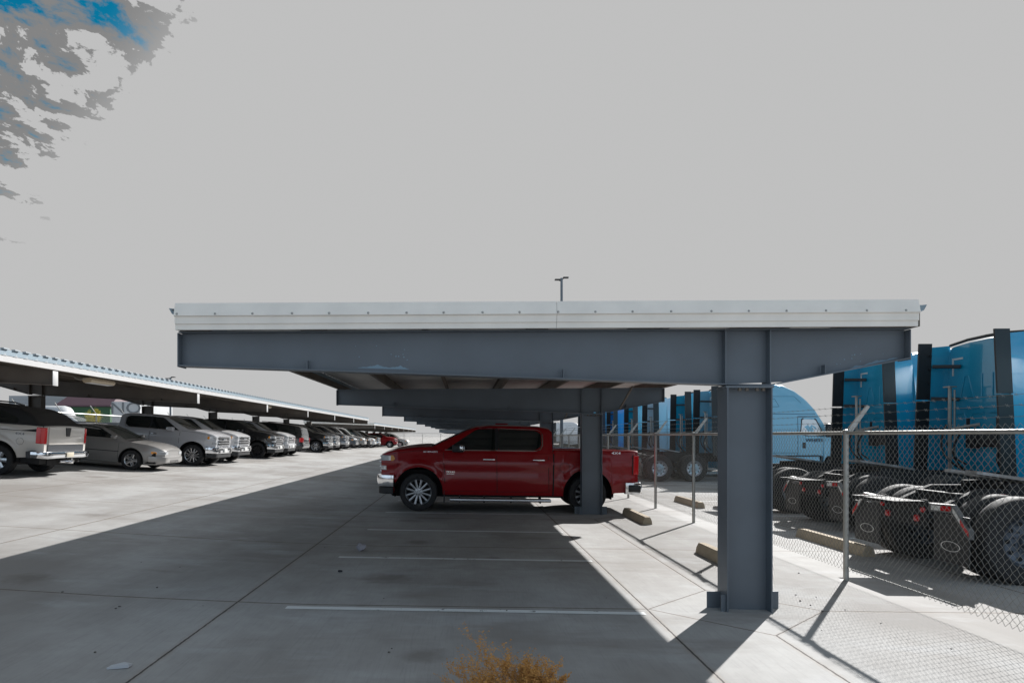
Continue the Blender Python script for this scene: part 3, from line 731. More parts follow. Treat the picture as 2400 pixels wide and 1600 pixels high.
    if hero:
        for sd in (1, -1):
            def TM(x, z, o_): 
                y = sh.y(x, z)+o_
                return Matrix.Translation((x, sd*y, z)) @ (Matrix.Rotation(R(90), 4, 'X') if sd < 0 else Matrix.Rotation(pi, 4, 'Z') @ Matrix.Rotation(R(90), 4, 'X'))
            text('SILVERADO', .040, ALLOY, t, TM(1.62, 1.315, .002), 'lettering', .003, 1.55)
            text('TEXAS', .055, CHROME, t, TM(1.17, .875, .003), 'badge', .003, 1.2); text('EDITION', .035, CHROME, t, TM(1.17, .83, .003), 'badge', .003, 1.2)
            text('4X4', .075, CHROME, t, TM(-2.5, 1.335, .001), 'decal', .003, 1.6)
            fd = MB(); side_line(fd, sh, [(-1.36+.11*cos(a_*pi/8), 1.0+.11*sin(a_*pi/8)) for a_ in range(17)], sd, .006, .003)
            if sd > 0: fd.build('fuel_door', DARK, t, ang=0)
        an = MB(); an.box(-.15, .15, -.03, .03, 1.95, 1.985, bev=.015); an.build('roof_antenna', P_, t)
        wp = MB(); wp.box(1.38, 1.60, -.78, .80, 1.452, 1.475, bev=.008); wp.build('wiper_cowl', BLACKP, t)
    return t
def make_car(name, P_, kind):
    """sedan coupe or SUV, forward +x"""
    if kind == 'coupe':
        A = (1.40, -1.40); rc, zc, r, wr, xa, xb, W = .39, .325, .325, .21, -2.50, 2.38, .92
        zt = interp([(-2.5, .74), (-2.42, .92), (-2.2, .985), (-1.5, 1.0), (-.5, .95), (.9, .935), (1.3, .915), (1.9, .86), (2.15, .80), (2.31, .73), (2.38, .68)], False)
        zbt = interp([(-2.5, .38), (-2.2, .26), (2.0, .21), (2.2, .22), (2.38, .28)])
        pw = interp([(-2.5, .74), (-2.4, .86), (-2.1, .96), (-1.4, 1), (1.4, 1), (1.95, .95), (2.2, .86), (2.33, .75), (2.38, .68)])
        zw = interp([(.2, .93), (.42, .995), (.6, 1.0), (.8, .975), (1.0, .93)], True)
        cx = [-1.75, -1.7]+[-1.6+.1*i for i in range(28)]+[1.18]
        ct = interp([(-1.75, .99), (-1.3, 1.16), (-.95, 1.29), (-.55, 1.355), (-.1, 1.375), (.2, 1.345), (.45, 1.26), (.8, 1.10), (1.18, .93)])
        cb, chw = .88, (lambda x, z: .86-(z-.93)*.52-.05*sm(-x, .8, 1.7))
        wins = [[(.88, .985), (.22, 1.29), (-.12, 1.325), (-.50, 1.315), (-.50, .985)], [(-.56, .985), (-.56, 1.305), (-.80, 1.26), (-1.18, 1.10), (-1.14, .985)]]
        wsx = (.24, .45, .70, .95, 1.10); rwx = (-1.62, -1.3, -1.0, -.75); crown = .05; rcab = .09
    else:
        A = (1.47, -1.47); rc, zc, r, wr, xa, xb, W = .47, .38, .385, .25, -2.55, 2.52, .98
        zt = interp([(-2.55, 1.0), (-2.48, 1.16), (1.0, 1.14), (1.3, 1.16), (1.7, 1.13), (2.2, 1.06), (2.42, .96), (2.52, .84)])
        zbt = interp([(-2.55, .48), (-2.3, .36), (2.2, .33), (2.52, .42)])
        pw = interp([(-2.55, .86), (-2.45, .93), (-2.2, .98), (-1.4, 1), (1.5, 1), (2.1, .96), (2.35, .89), (2.52, .76)])
        zw = interp([(.3, .94), (.55, .99), (.8, 1.0), (1.0, .985), (1.2, .95)], True)
        cx = [-2.46, -2.42, -2.35]+[-2.2+.1*i for i in range(35)]+[1.38]
        ct = interp([(-2.46, 1.30), (-2.38, 1.62), (-2.2, 1.74), (-1.6, 1.80), (-.4, 1.83), (.2, 1.81), (.5, 1.74), (.9, 1.50), (1.38, 1.15)])
        cb, chw = 1.08, (lambda x, z: .93-(z-1.15)*.34-.02*sm(-x, 1.8, 2.4))
        wins = [[(1.02, 1.19), (.50, 1.61), (.28, 1.70), (-.02, 1.72), (-.02, 1.19)], [(-.09, 1.19), (-.09, 1.72), (-1.02, 1.71), (-1.12, 1.19)], [(-1.20, 1.19), (-1.12, 1.71), (-2.05, 1.67), (-2.22, 1.55), (-2.24, 1.22)]]
        wsx = (.50, .7, .9, 1.1, 1.28); rwx = None; crown = .04; rcab = .07
    zb = lambda x: max(arch(zc, rc, x-A[0], zbt(x)), arch(zc, rc, x-A[1], zbt(x)))
    def hw(x, z):
        v = W*pw(x)*zw(z)
        for a in A: v += .012*(1-sm(math.hypot(x-a, z-zc), rc+.03, rc+.12))
        return v
    sh = Shell(xgrid(xa, xb, A, rc, (xb-.04, xb-.09, xa+.03, xa+.07)), zt, zb, hw, crown, .08)
    t = thing(name, None, None)
    sh.mesh(MB()).build('body', P_, t, ang=32)
    csh = Shell(sorted(set(round(q, 3) for q in cx)), ct, lambda x: min(cb, ct(x)-.03), chw, .03, rcab)
    csh.mesh(MB()).build('cabin', P_, t, ang=32)
    gw = MB()
    for sd in (1, -1):
        for wn in wins: side_patch(gw, csh, rounded(wn, .03), sd)
    gw.build('side_window', GLASS, t, ang=0)
    ws = MB(); ws.grid([[csh.top(x, s_, .008) for s_ in (-.94, -.6, -.2, .2, .6, .94)] for x in wsx]); ws.build('windscreen', GLASSG, t, fix=False)
    if rwx: ws = MB(); ws.grid([[csh.top(x, s_, .008) for s_ in (-.88, -.5, 0, .5, .88)] for x in rwx]); ws.build('rear_window', GLASS, t, fix=False)
    else:
        ws = MB(); ws.add([(-2.475, .72, 1.22), (-2.475, -.72, 1.22), (-2.40, -.64, 1.62), (-2.40, .64, 1.62)], [(0, 1, 2, 3)]); ws.build('rear_window', GLASS, t, fix=False)
        rr_ = MB()
        for sd in (1, -1): rr_.path([(.0, sd*.62, 1.87), (-.8, sd*.64, 1.89), (-1.9, sd*.62, 1.86)], .018)
        rr_.build('roof_rail', BLACKP, t)
    ln = MB(); zl = .93 if kind == 'coupe' else 1.12
    for sd in (1, -1):
        dl = [(.98, -.62)] if kind == 'coupe' else [(1.12, -.05), (-.05, -1.16)]
        for a, b_ in dl:
            side_line(ln, sh, [(a, zl), (a, zbt(0)+.08)], sd, .01); side_line(ln, sh, [(b_, zl), (b_, zbt(0)+.08)], sd, .01)
        side_line(ln, sh, [(1.0, zl*.62), (-1.0, zl*.62)], sd, .022, .004) 
    ln.build('panel_gap', DARK if kind != 'coupe' else PGREY, t, ang=0)
    for sd in (1, -1):
        hx = -.40 if kind == 'coupe' else .10; y = sh.y(hx, zl-.10)
        h = MB(); h.box(hx-.09, hx+.09, *sorted((sd*(y+.004), sd*(y+.03))), zl-.13, zl-.10, bev=.008); h.build('door_handle', P_ if kind == 'coupe' else CHROME, t)
        mi = MB(); xm = .92 if kind == 'coupe' else 1.05; mi.box(xm-.16, xm, *sorted((sd*(W-.06), sd*(W+.13))), zl+.03, zl+.16, bev=.04); mi.build('mirror', P_ if kind == 'coupe' else BLACKP, t)
        za, zc_ = (.55, .66) if kind == 'coupe' else (.80, .95)
        hl = MB(); wrap(hl, sh, za, zc_, xb-.34, 1, .42, .010, sd, .04); hl.build('headlight', CLEAR, t)
        am = MB(); side_patch(am, sh, rounded([(xb-.36, za+.02), (xb-.36, zc_-.01), (xb-.20, zc_-.02), (xb-.20, za+.01)], .02), sd, .014); am.build('side_marker', AMBER, t)
        z0, z1 = (.66, .84) if kind == 'coupe' else (.82, 1.10)
        tl = MB(); wrap(tl, sh, z0, z1, xa+.20, -1, .50 if kind == 'coupe' else .76, .010, sd, .03); tl.build('taillight', RED, t)
    z0, z1 = (.30, .50) if kind == 'coupe' else (.46, .68)
    bm_ = MB(); wrap(bm_, sh, z0, z1, xb-.42, 1, 0, .030, 0, .08, bulge=.02); bm_.build('front_bumper', P_, t)
    bm_ = MB(); wrap(bm_, sh, z0+.06, z1+.06, xa+.42, -1, 0, .030, 0, .08, bulge=.02); bm_.build('rear_bumper', P_, t)
    gl = MB()
    if kind == 'coupe':
        for z in (.325, .365): gl.box(xb+.03, xb+.052, -.32, .32, z-.012, z+.012, bev=.004)
        for sd in (1, -1): gl.box(xb-.03, xb+.035, *sorted((sd*.42, sd*.56)), .31, .37, bev=.01)
    else:
        gl.box(xb-.01, xb+.015, -.42, .42, .70, .93, bev=.01); gl.box(xb-.01, xb+.035, -.55, .55, .40, .47, bev=.01)
    gl.build('grille', BLACKP, t)
    if kind != 'coupe':
        g2 = MB()
        for z in (.74, .81, .89): g2.box(xb+.012, xb+.035, -.43, .43, z-.012, z+.012, bev=.004)
        g2.build('grille_bar', CHROME, t); g2 = MB(); g2.box(xa-.03, xa-.005, -.62, .62, 1.0, 1.06, bev=.01); g2.build('tailgate_trim', CHROME, t)
    underbody(t, xa+.15, xb-.2, A, rc, zc, W*.985, .20 if kind == 'coupe' else .28, .66 if kind == 'coupe' else .80)
    for a in A:
        for sd in (1, -1): wheel(t, a, sd*(W-.115), r, wr, .205 if kind == 'coupe' else .245, 'star5' if kind == 'coupe' else 'six', ALLOY, sd)
    return t
def make_sport_truck(name, P_):
    """pickup with sloping sail panels and black upper cladding"""
    A = (1.65, -1.65); rc, zc, r = .50, .40, .39
    xa, xb, W = -2.80, 2.72, 1.0
    zt = interp([(-2.8, 1.31), (-2.74, 1.34), (-1.5, 1.33), (1.2, 1.27), (1.6, 1.28), (2.2, 1.2), (2.6, 1.1), (2.72, 1.0)])
    zbt = interp([(-2.8, .56), (-2.1, .48), (-2.08, .36), (2.1, .36), (2.72, .46)])
    zb = lambda x: max(arch(zc, rc, x-A[0], zbt(x)), arch(zc, rc, x-A[1], zbt(x)))
    pw = interp([(-2.8, .955), (-2.72, .98), (-2.2, 1), (2.0, 1), (2.45, .95), (2.72, .84)])
    zw = interp([(.3, .93), (.5, .97), (.75, .992), (1.0, .995), (1.3, .965)], True)
    def hw(x, z):
        v = W*pw(x)*zw(z)
        for a in A: v += .02*(1-sm(math.hypot(x-a, z-zc), rc+.04, rc+.15))
        return v
    sh = Shell(xgrid(xa, xb, A, rc, (-2.77,)), zt, zb, hw, .03, .06)
    t = thing(name, None, None); sh.mesh(MB()).build('body', P_, t, ang=32)
    ct = interp([(-2.74, 1.35), (-2.62, 1.40), (-2.3, 1.64), (-1.95, 1.76), (-1.3, 1.81), (-.9, 1.83), (0, 1.84), (.35, 1.82), (.6, 1.76), (1.0, 1.50), (1.42, 1.24)])
    csh = Shell(sorted(set([-2.74, -2.68, -2.62, -2.5]+[round(-2.4+.1*i, 2) for i in range(39)])), ct, lambda x: min(1.18, ct(x)-.02), lambda x, z: .965-(z-1.22)*.34, .03, .07)
    csh.mesh(MB()).build('upper_cladding', BLACKP, t, ang=32)
    gw = MB()
    for sd in (1, -1):
        side_patch(gw, csh, rounded([(1.06, 1.34), (.56, 1.62), (.38, 1.72), (.10, 1.74), (.10, 1.34)], .03), sd)
        side_patch(gw, csh, rounded([(.03, 1.34), (.03, 1.74), (-.78, 1.73), (-.88, 1.34)], .03), sd)
        side_patch(gw, csh, rounded([(-1.10, 1.37), (-1.04, 1.70), (-1.55, 1.68), (-2.05, 1.48), (-2.05, 1.37)], .03), sd)
    gw.build('side_window', GLASS, t, ang=0)
    ws = MB(); ws.grid([[csh.top(x, s_, .008) for s_ in (-.93, -.5, 0, .5, .93)] for x in (.58, .8, 1.0, 1.2, 1.34)]); ws.build('windscreen', GLASSG, t, fix=False)
    rl = MB()
    for sd in (1, -1): rl.path([(.1, sd*.66, 1.86), (0, sd*.66, 1.90), (-.9, sd*.66, 1.89), (-1.2, sd*.66, 1.82)], .02)
    rl.build('roof_rail', ALLOY, t)
    for sd in (1, -1):
        tl = MB(); wrap(tl, sh, .88, 1.30, -2.60, -1, .87, .014, sd, .04); tl.build('taillight', RED, t)
        hl = MB(); wrap(hl, sh, .92, 1.05, 2.4, 1, .5, .012, sd, .04); hl.build('headlight', CLEAR, t)
        ln = MB(); side_line(ln, sh, [(-2.16, .99), (-2.10, .93), (-2.12, .86), (-2.18, .82), (-2.26, .84), (-2.30, .91), (-2.26, .98), (-2.20, 1.0)], sd, .007); 
        side_line(ln, sh, [(-.92, 1.2), (-.95, .45)], sd, .01); side_line(ln, sh, [(.06, 1.2), (.05, .45)], sd, .01); ln.build('panel_gap', DARK, t, ang=0)
        y = sh.y(-2.15, 1.1); M_ = Matrix.Translation((-2.18, sd*(y+.004), 1.10)) @ (Matrix.Rotation(R(90), 4, 'X') if sd < 0 else Matrix.Rotation(pi, 4, 'Z') @ Matrix.Rotation(R(90), 4, 'X'))
        text('4X4', .085, PGREY, t, M_, 'decal', .002, 1.7)
    tg = MB(); tg.box(-2.835, -2.80, -.80, .80, .86, 1.31, bev=.012); tg.box(-2.825, -2.80, -.81, .81, .66, .855, mi=1); tgo = tg.build('tailgate', [P_, PGREY], t)
    h = MB(); h.prism([(-.11, 1.31), (.11, 1.31), (.07, 1.08), (-.07, 1.08)], 'x', -2.86, -2.836); h.build('handle_bezel', BLACKP, tgo)
    rb = MB(); wrap(rb, sh, .50, .68, -2.55, -1, 0, .11, 0, .16, bulge=.02); rb.build('rear_bumper', CHROME, t)
    bc = MB()
    for sd in (1, -1): side_patch(bc, sh, [(-2.42, .50), (-2.42, .66), (-2.56, .70), (-2.62, .70), (-2.62, .50)], sd, .10, depth=.10)
    bc.build('bumper_corner', PGREY, t)
    npl = MB(); npl.box(-2.955, -2.935, -.16, .16, .53, .66, bev=.004); npl.build('number_plate', mat('plate_cream', (.55, .50, .40), .4), t)
    hi = MB(); hi.box(-3.02, -2.75, -.05, .05, .36, .45, bev=.01); hi.tube((-3.0, 0, .40), (-3.0, 0, .50), .03); hi.box(-2.9, -2.80, -.30, .30, .38, .44, bev=.01); hi.build('tow_hitch', CHROME, t)
    fb = MB(); wrap(fb, sh, .44, .72, 2.4, 1, 0, .05, 0, .09); fb.build('front_bumper', P_, t)
    fbx = MB(); fbx.box(2.72, 2.74, -.5, .5, .80, 1.02); fbx.build('grille', BLACKP, t)
    for sd in (1, -1): mi = MB(); mi.box(.86, 1.06, *sorted((sd*.96, sd*1.18)), 1.24, 1.40, bev=.03); mi.build('mirror', BLACKP, t)
    underbody(t, -2.7, 2.5, A, rc, zc, .98)
    for a in A:
        for sd in (1, -1): wheel(t, a, sd*.86, r, .27, .235, 'six', ALLOY, sd)
    return t

def place(t, x, y, fwd, wb, label, cat, group=None, src_scale=None):
    """x,y = ground point midway between the axles; fwd +1 nose to +X"""
    zf, zr = g(x+fwd*wb/2, y), g(x-fwd*wb/2, y); s = (zf-zr)/wb
    if src_scale: t.scale = src_scale
    t.location = (x, y, (zf+zr)/2); t.rotation_euler = (0, -math.atan(s), 0 if fwd > 0 else pi)
    tag(t, label, cat, group); return t
red = make_pickup('pickup_truck', PR, 'split', mat('satin_alloy', (.40, .41, .43), .3, .85), True, True)
place(red, .835, 15.1+1.0, -1, 3.75, 'deep red crew cab pickup parked side-on under the near carport', 'pickup truck')
LR = 'vehicles parked in the left row'
pk = make_pickup('pickup_truck', PPEWTER, 'multi', ALLOY, True)
place(pk, -12.32, 27.1, 1, 3.75, 'silver crew cab pickup with chrome grille beside the silver coupe', 'pickup truck', LR, (.98, .98, .95))
def cp(src, x, y, fwd, wb, label, cat, swap=None, group=LR):
    return place(dup(src, None, swap), x, y, fwd, wb, label, cat, group)
cp(pk, -12.45, 30.0, 1, 3.75, 'white pickup nose showing just behind the silver crew cab pickup', 'pickup truck', {PPEWTER: PWHITE})
bk = cp(pk, -12.4, 35.5, 1, 3.75, 'black crew cab pickup with black wheels in the left row', 'pickup truck', {PPEWTER: PBLACK, ALLOY: BLACKALLOY})
cp(pk, -12.5, 38.4, 1, 3.75, 'white pickup with sunlit grille behind the black crew cab pickup', 'pickup truck', {PPEWTER: PWHITE, CHROME: PWHITE})
cp(pk, -12.3, 48.6, 1, 3.75, 'dark pickup with amber corner lamp beside the backed-in black wagon', 'pickup truck', {PPEWTER: PBLACK})
cp(pk, -12.4, 51.8, 1, 3.75, 'dark grey pickup second beyond the backed-in black wagon', 'pickup truck', {PPEWTER: PGREY})
cp(pk, -12.4, 56.0, 1, 3.75, 'charcoal pickup third beyond the backed-in black wagon', 'pickup truck', {PPEWTER: PGREY, CHROME: ALLOY})
cp(pk, -12.5, 78.0, 1, 3.75, 'black pickup in the far left row next before the far red pickup', 'pickup truck', {PPEWTER: PBLACK})
cp(pk, -11.6, 89.0, 1, 3.75, 'small distant red pickup near the end of the left row', 'pickup truck', {PPEWTER: PR, CHROME: PR})
cp(pk, .98, 22.8, -1, 3.75, 'slate blue pickup hidden behind the red pickup, bed rail showing', 'pickup truck', {PPEWTER: PBLUE}, group='pickups under the near carport')
red['group'] = 'pickups under the near carport'
av = make_sport_truck('sport_truck', PCHAMP)
place(av, -13.68, 18.5, -1, 3.3, 'silver sport truck with black upper cladding, tailgate to the aisle', 'pickup truck', LR)
cu = make_car('coupe', PSILV, 'coupe')
place(cu, -12.2, 22.9, 1, 2.8, 'low silver two-door coupe with star wheels in the left row', 'car', LR)
su = make_car('sport_utility_vehicle', PBLACK, 'suv')
place(su, -12.15, 41.0, -1, 2.94, 'black wagon backed in with its rear window to the aisle', 'car', LR)
cp(su, -12.15, 60.5, 1, 2.94, 'grey wagon in the middle of the far left row', 'car', {PBLACK: PGREY})
cp(su, -12.2, 66.0, 1, 2.94, 'silver wagon standing out pale among dark cars, far left row', 'car', {PBLACK: PSILV})
cp(su, -12.3, 70.6, 1, 2.94, 'black wagon next beyond the pale silver wagon', 'car')
cp(su, -12.3, 74.2, 1, 2.94, 'white-fronted wagon second beyond the pale silver wagon', 'car', {PBLACK: PWHITE})
cp(su, -10.6, 96.5, 1, 2.94, 'last car of the left row, small silver wagon in the open', 'car', {PBLACK: PSILV})

# ------------------------------------------------------------ semi tractors
def make_semi(P_):
    """sleeper tractor, x=0 at the back wall of the sleeper, forward +x"""
    t = thing('semi_tractor', None, None)
    ax = (-1.38, -2.72); fx = 4.2
    f = MB()
    for sd in (1, -1):
        y0, y1 = sorted((sd*.40, sd*.48)); tp = [(-3.42, .92), (-3.17, .90), (-2.77, 1.08), (5.0, 1.08), (5.0, .80), (-3.42, .74)]
        f.prism(tp, 'y', y0, y1)
    for x in (-3.0, -2.2, -1.2, -.2, 1): f.box(x, x+.1, -.40, .40, .82, 1.02)
    n = 10; pl = [(-.48, .93), (.48, .93)]+[]
    f.build('frame_rail', FRAMEB, t, ang=20)
    e = MB(); up = [(.48, .95), (.40, .95)]+[(.36*cos(pi*k/8), .95-.05*sin(pi*k/8)) for k in range(9)]+[(-.40, .95), (-.48, .95)]
    e.prism([(-.50, .60), (.50, .60)]+[(a, b) for a, b in up], 'x', -3.44, -3.42)
    e.prism([(.48, .935), (.33, .935), (.28, .90), (-.28, .90), (-.33, .935), (-.48, .935), (-.48, .925), (.48, .925)], 'x', -3.42, -3.85)
    e.build('end_crossmember', FRAMEB, t, ang=0)
    tp = MB()
    for sd in (1, -1):
        tp.prism([(sd*.47, .935), (sd*.30, .925), (sd*.30, .945), (sd*.47, .957)], 'x', -3.42, -3.24)
    for sd in (1, -1):      # cranked bar with lamps, tape and mud flap
        b = MB(); P0, P1, P2 = (-3.40, sd*.50, .86), (-3.40, sd*.92, .88), (-3.40, sd*1.20, .60)
        for a, c in ((P0, P1), (P1, P2)):
            a, c = Vector(a), Vector(c); b.add([a+Vector((-.03, 0, .05)), c+Vector((-.03, 0, .05)), c+Vector((-.03, 0, -.05)), a+Vector((-.03, 0, -.05)), a+Vector((.03, 0, .05)), c+Vector((.03, 0, .05)), c+Vector((.03, 0, -.05)), a+Vector((.03, 0, -.05))],
                                               [(0,1,2,3),(4,7,6,5),(0,4,5,1),(3,2,6,7),(0,3,7,4),(1,5,6,2)])
        bo = b.build('flap_hanger', mat('dull_steel', (.12, .12, .12), .5, .3), t, ang=0)
        for (a, c, M_) in ((.55, .72, REFL), (.72, .90, RED)):
            q = MB(); za, zc_ = .86+(a-.5)*.02/.42, .86+(c-.5)*.02/.42; q.add([(-3.433, sd*a, za-.03), (-3.433, sd*c, zc_-.03), (-3.433, sd*c, zc_+.03), (-3.433, sd*a, za+.03)], [(0, 1, 2, 3)]); q.build('reflective_tape', M_, bo, fix=False)
        for (u0, u1, M_) in ((.04, .48, REFL), (.48, .98, RED)):
            q = MB(); A_ = Vector(P1)+(Vector(P2)-Vector(P1))*u0; B_ = Vector(P1)+(Vector(P2)-Vector(P1))*u1
            q.add([(-3.433, A_.y, A_.z-.03), (-3.433, B_.y, B_.z-.03), (-3.433, B_.y, B_.z+.03), (-3.433, A_.y, A_.z+.03)], [(0, 1, 2, 3)]); q.build('reflective_tape', M_, bo, fix=False)
        fl = MB(); fl.box(-3.405, -3.392, *sorted((sd*.56, sd*1.17)), .22, .80); fo = fl.build('mud_flap', BLACKP, t)
        ov = MB()
        ov.lathe([(.10, 0), (.112, 0)], 24, (0, 0, 0), 'x'); ov.v = [(-3.409, sd*.86+p[1]*1.5, .42+p[2]*.55) for p in ov.v]; ov.build('flap_emblem', REFL, fo, fix=False)
        for (yy, zz, s_) in ((.30, .70, .05), (.42, .82, .038)):
            l = MB(); l.lathe([(0, -.03), (s_*.8, -.025), (s_, 0)], 16, (-3.44, sd*yy, zz), 'x'); l.build('tail_lamp', RED, t)
    rq = MB(); rq.box(-2.62, -2.45, -.492, -.482, .88, 1.02); rq.build('side_reflector', mat('red_label', (.45, .01, .05), .5), t)
    # tandem axles
    am = MB()
    for x in ax: am.tube((x, -.9, .52), (x, .9, .52), .08); am.lathe([(.02, -.2), (.2, -.12), (.2, .12), (.02, .2)], 16, (x, 0, .52), 'y')
    for x in ax:
        for sd in (1, -1): am.tube((x+.3, sd*.44, .45), (x-.25, sd*.44, .62), .06); am.lathe([(0, -.12), (.13, -.1), (.13, .1), (0, .12)], 12, (x-.35, sd*.52, .62), 'z')
    am.build('axle', FRAMEB, t)
    for x in ax:
        for sd in (1, -1):
            wheel(t, x, sd*.70, .52, .27, .29, 'steel10', TRIM_RIM, -sd, 'inner_wheel'); wheel(t, x, sd*1.06, .52, .28, .30, 'steel10', TRIM_RIM, sd)
    for sd in (1, -1): wheel(t, fx, sd*1.03, .52, .30, .30, 'steel10', TRIM_RIM, sd)
    # fifth wheel
    p = MB(); Mt = Matrix.Translation((-2.05, 0, 1.19)) @ Matrix.Rotation(R(9), 4, 'Y')
    for sd in (1, -1):
        poly = [(.50, 0), (.50, .25), (.35, .42), (.05, .47), (-.30, .38), (-.62, .30), (-.66, .14), (-.45, .07), (-.12, .06), (0, .0)]
        q = MB(); q.prism([(a, sd*b_) for a, b_ in poly], 'z', -.02, .02); p.add([Mt @ Vector(v) for v in q.v], q.f)
    po = p.build('fifth_wheel', PLATE, t, ang=20)
    q = MB(); q.box(-2.35, -1.6, -.42, -.34, 1.06, 1.15); q.box(-2.35, -1.6, .34, .42, 1.06, 1.15); q.box(-2.2, -1.8, -.3, .3, 1.06, 1.14); q.build('fifth_wheel_mount', FRAMEB, po)
    # sleeper and cab shell
    ct = interp([(0, 3.62), (.25, 3.69), (.9, 3.77), (1.7, 3.79), (2.1, 3.74), (2.55, 3.53), (2.95, 3.22), (3.3, 2.82), (3.55, 2.45), (3.8, 2.05), (4.05, 1.72)])
    def hw(x, z): return 1.21-.16*sm(z, 2.6, 3.8)-.10*sm(x, 2.6, 4.05)-.03*sm(z, 1.9, 2.6)
    sh = Shell([0, .05, .15]+[.3+.15*i for i in range(25)]+[4.05], ct, lambda x: 1.0, hw, .05, .13)
    sh.mesh(MB()).build('sleeper_cab', P_, t, ang=32)
    ht = interp([(3.6, 1.78), (4.3, 1.74), (5.0, 1.62), (5.4, 1.45), (5.62, 1.15)])
    hs = Shell([3.62]+[3.7+.1*i for i in range(19)]+[5.56, 5.62], ht, lambda x: max(.72 if x < 5.1 else .60, arch(.56, .62, x-fx, 0)), lambda x, z: 1.16-.10*sm(x, 4.6, 5.3)-.22*sm(x, 5.3, 5.62)-.04*sm(z, 1.2, 1.8), .04, .14)
    hs.mesh(MB()).build('bonnet', P_, t, ang=32)
    sk = MB()
    for sd in (1, -1): sk.box(.3, 3.45, *sorted((sd*1.10, sd*1.20)), .40, .985, bev=.03)
    sk.build('side_skirt', P_, t)
    sg = MB()
    for sd in (1, -1): sg.box(.0, 3.5, *sorted((sd*1.205, sd*1.225)), .99, 1.03)
    sg.build('skirt_trim', BLACKP, t)
    gw = MB(); dr_ = MB(); ln = MB()
    for sd in (1, -1):
        side_patch(gw, sh, rounded([(2.78, 2.42), (2.72, 1.90), (2.95, 1.80), (3.62, 1.80), (3.30, 2.40)], .06), sd)
        side_patch(dr_, sh, rounded([(2.74, 2.46), (2.68, 1.86), (2.92, 1.76), (3.69, 1.76), (3.33, 2.45)], .06), sd, .003)
        side_line(ln, sh, [(2.60, 2.52), (2.60, 1.04)], sd, .02); side_line(ln, sh, [(2.60, 2.52), (3.42, 2.52)], sd, .03); side_line(ln, sh, [(0, 2.62), (3.3, 2.62)], sd, .02)
        side_line(ln, sh, [(1.0, 3.6), (1.0, 1.04)], sd, .018); side_line(ln, sh, [(.0, 1.12), (2.6, 1.12)], sd, .014); side_line(ln, sh, [(1.25, 3.3), (2.5, 3.3), (2.75, 3.05)], sd, .012); side_line(ln, sh, [(1.2, 2.9), (1.2, 3.2), (1.75, 3.2), (1.9, 2.9), (1.2, 2.9)], sd, .014); side_line(ln, sh, [(.25, 1.35), (.75, 1.35), (.85, 1.45), (.85, 1.95), (.75, 2.05), (.25, 2.05)], sd, .012)
    dr_.build('window_seal', BLACKP, t, ang=0); gw.build('cab_window', TRUCKG, t, ang=0); ln.build('panel_gap', mat('seam_blue', (.01, .06, .12), .5), t, ang=0)
    ws = MB(); ws.grid([[sh.top(x, s_, .01) for s_ in (-.9, -.5, 0, .5, .9)] for x in (3.35, 3.55, 3.75, 3.95)]); ws.build('windscreen', GLASS, t, fix=False)
    for sd in (1, -1):
        h = MB(); h.box(2.78, 2.90, *sorted((sd*1.20, sd*1.225)), 1.30, 1.52, bev=.03); h.build('door_handle', BLACKP, t)
        mr_ = MB(); mr_.box(3.62, 3.80, *sorted((sd*1.22, sd*1.42)), 1.72, 2.25, bev=.06); mr_.path([(3.7, sd*1.05, 2.2), (3.7, sd*1.3, 2.2)], .02); mr_.build('mirror', BLACKP, t)
        y = sh.y(3.2, 1.55); M_ = Matrix.Translation((3.25, sd*(1.2), 1.60)) @ (Matrix.Rotation(R(90), 4, 'X') if sd < 0 else Matrix.Rotation(pi, 4, 'Z') @ Matrix.Rotation(R(90), 4, 'X'))
        text('WHITE', .17, mat('decal_navy', (.01, .03, .07), .5), t, M_, 'door_lettering', .012, 1.35)
        hl = MB(); wrap(hl, hs, .95, 1.15, 5.35, 1, .70, .01, sd, .03); hl.build('headlight', CLEAR, t)
    fbm = MB(); wrap(fbm, hs, .40, .80, 5.1, 1, 0, .05, 0, .1); fbm.build('front_bumper', P_, t)
    # back wall: ribs, brackets, post with hoses, white corner marks
    bw = MB()
    def loop(pts, r=.009): bw.path([(-.006, a, b) for a, b in pts+[pts[0]]], r, 6)
    for s_ in (1, -1):
        loop([(s_*.72, 2.55), (s_*.60, 2.98), (s_*.50, 2.98), (s_*.36, 2.55)]); bw.path([(-.004, s_*.14, 2.55), (-.004, s_*.14, 3.0)], .014, 6)
        bw.path([(-.004, s_*1.1, 2.20), (-.004, s_*.62, 2.22), (-.004, s_*.56, 2.12), (-.004, s_*.56, 1.75)], .014, 6); bw.path([(-.004, s_*.44, 1.75), (-.004, s_*.44, 2.12), (-.004, s_*.38, 2.22), (-.004, s_*.08, 2.22)], .014, 6)
        loop([(s_*.95, 1.15), (s_*.95, 1.62), (s_*.25, 1.62), (s_*.25, 1.25), (s_*.35, 1.15)])
    bw.path([(-.004, -1.1, 2.32), (-.004, 1.1, 2.32)], .012, 6)
    bw.build('pressed_rib', P_, t)
    vb = MB()
    for y in (-.5, .5, -.28): vb.box(-.03, .0, y-.04, y+.04, 1.86, 2.12, bev=.01)
    vb.box(-.10, .0, -.35, .30, 1.55, 1.80, bev=.03); vb.box(-.14, .0, .18, .42, 1.52, 1.82, bev=.03); vb.build('vent_box', BLACKP, t)
    wm = MB()
    for s_ in (1, -1): wm.box(-.012, -.002, *sorted((s_*.92, s_*.96)), 3.02, 3.38); wm.box(-.012, -.002, *sorted((s_*.92, s_*.66)), 3.34, 3.38)
    wm.build('conspicuity_mark', REFL, t)
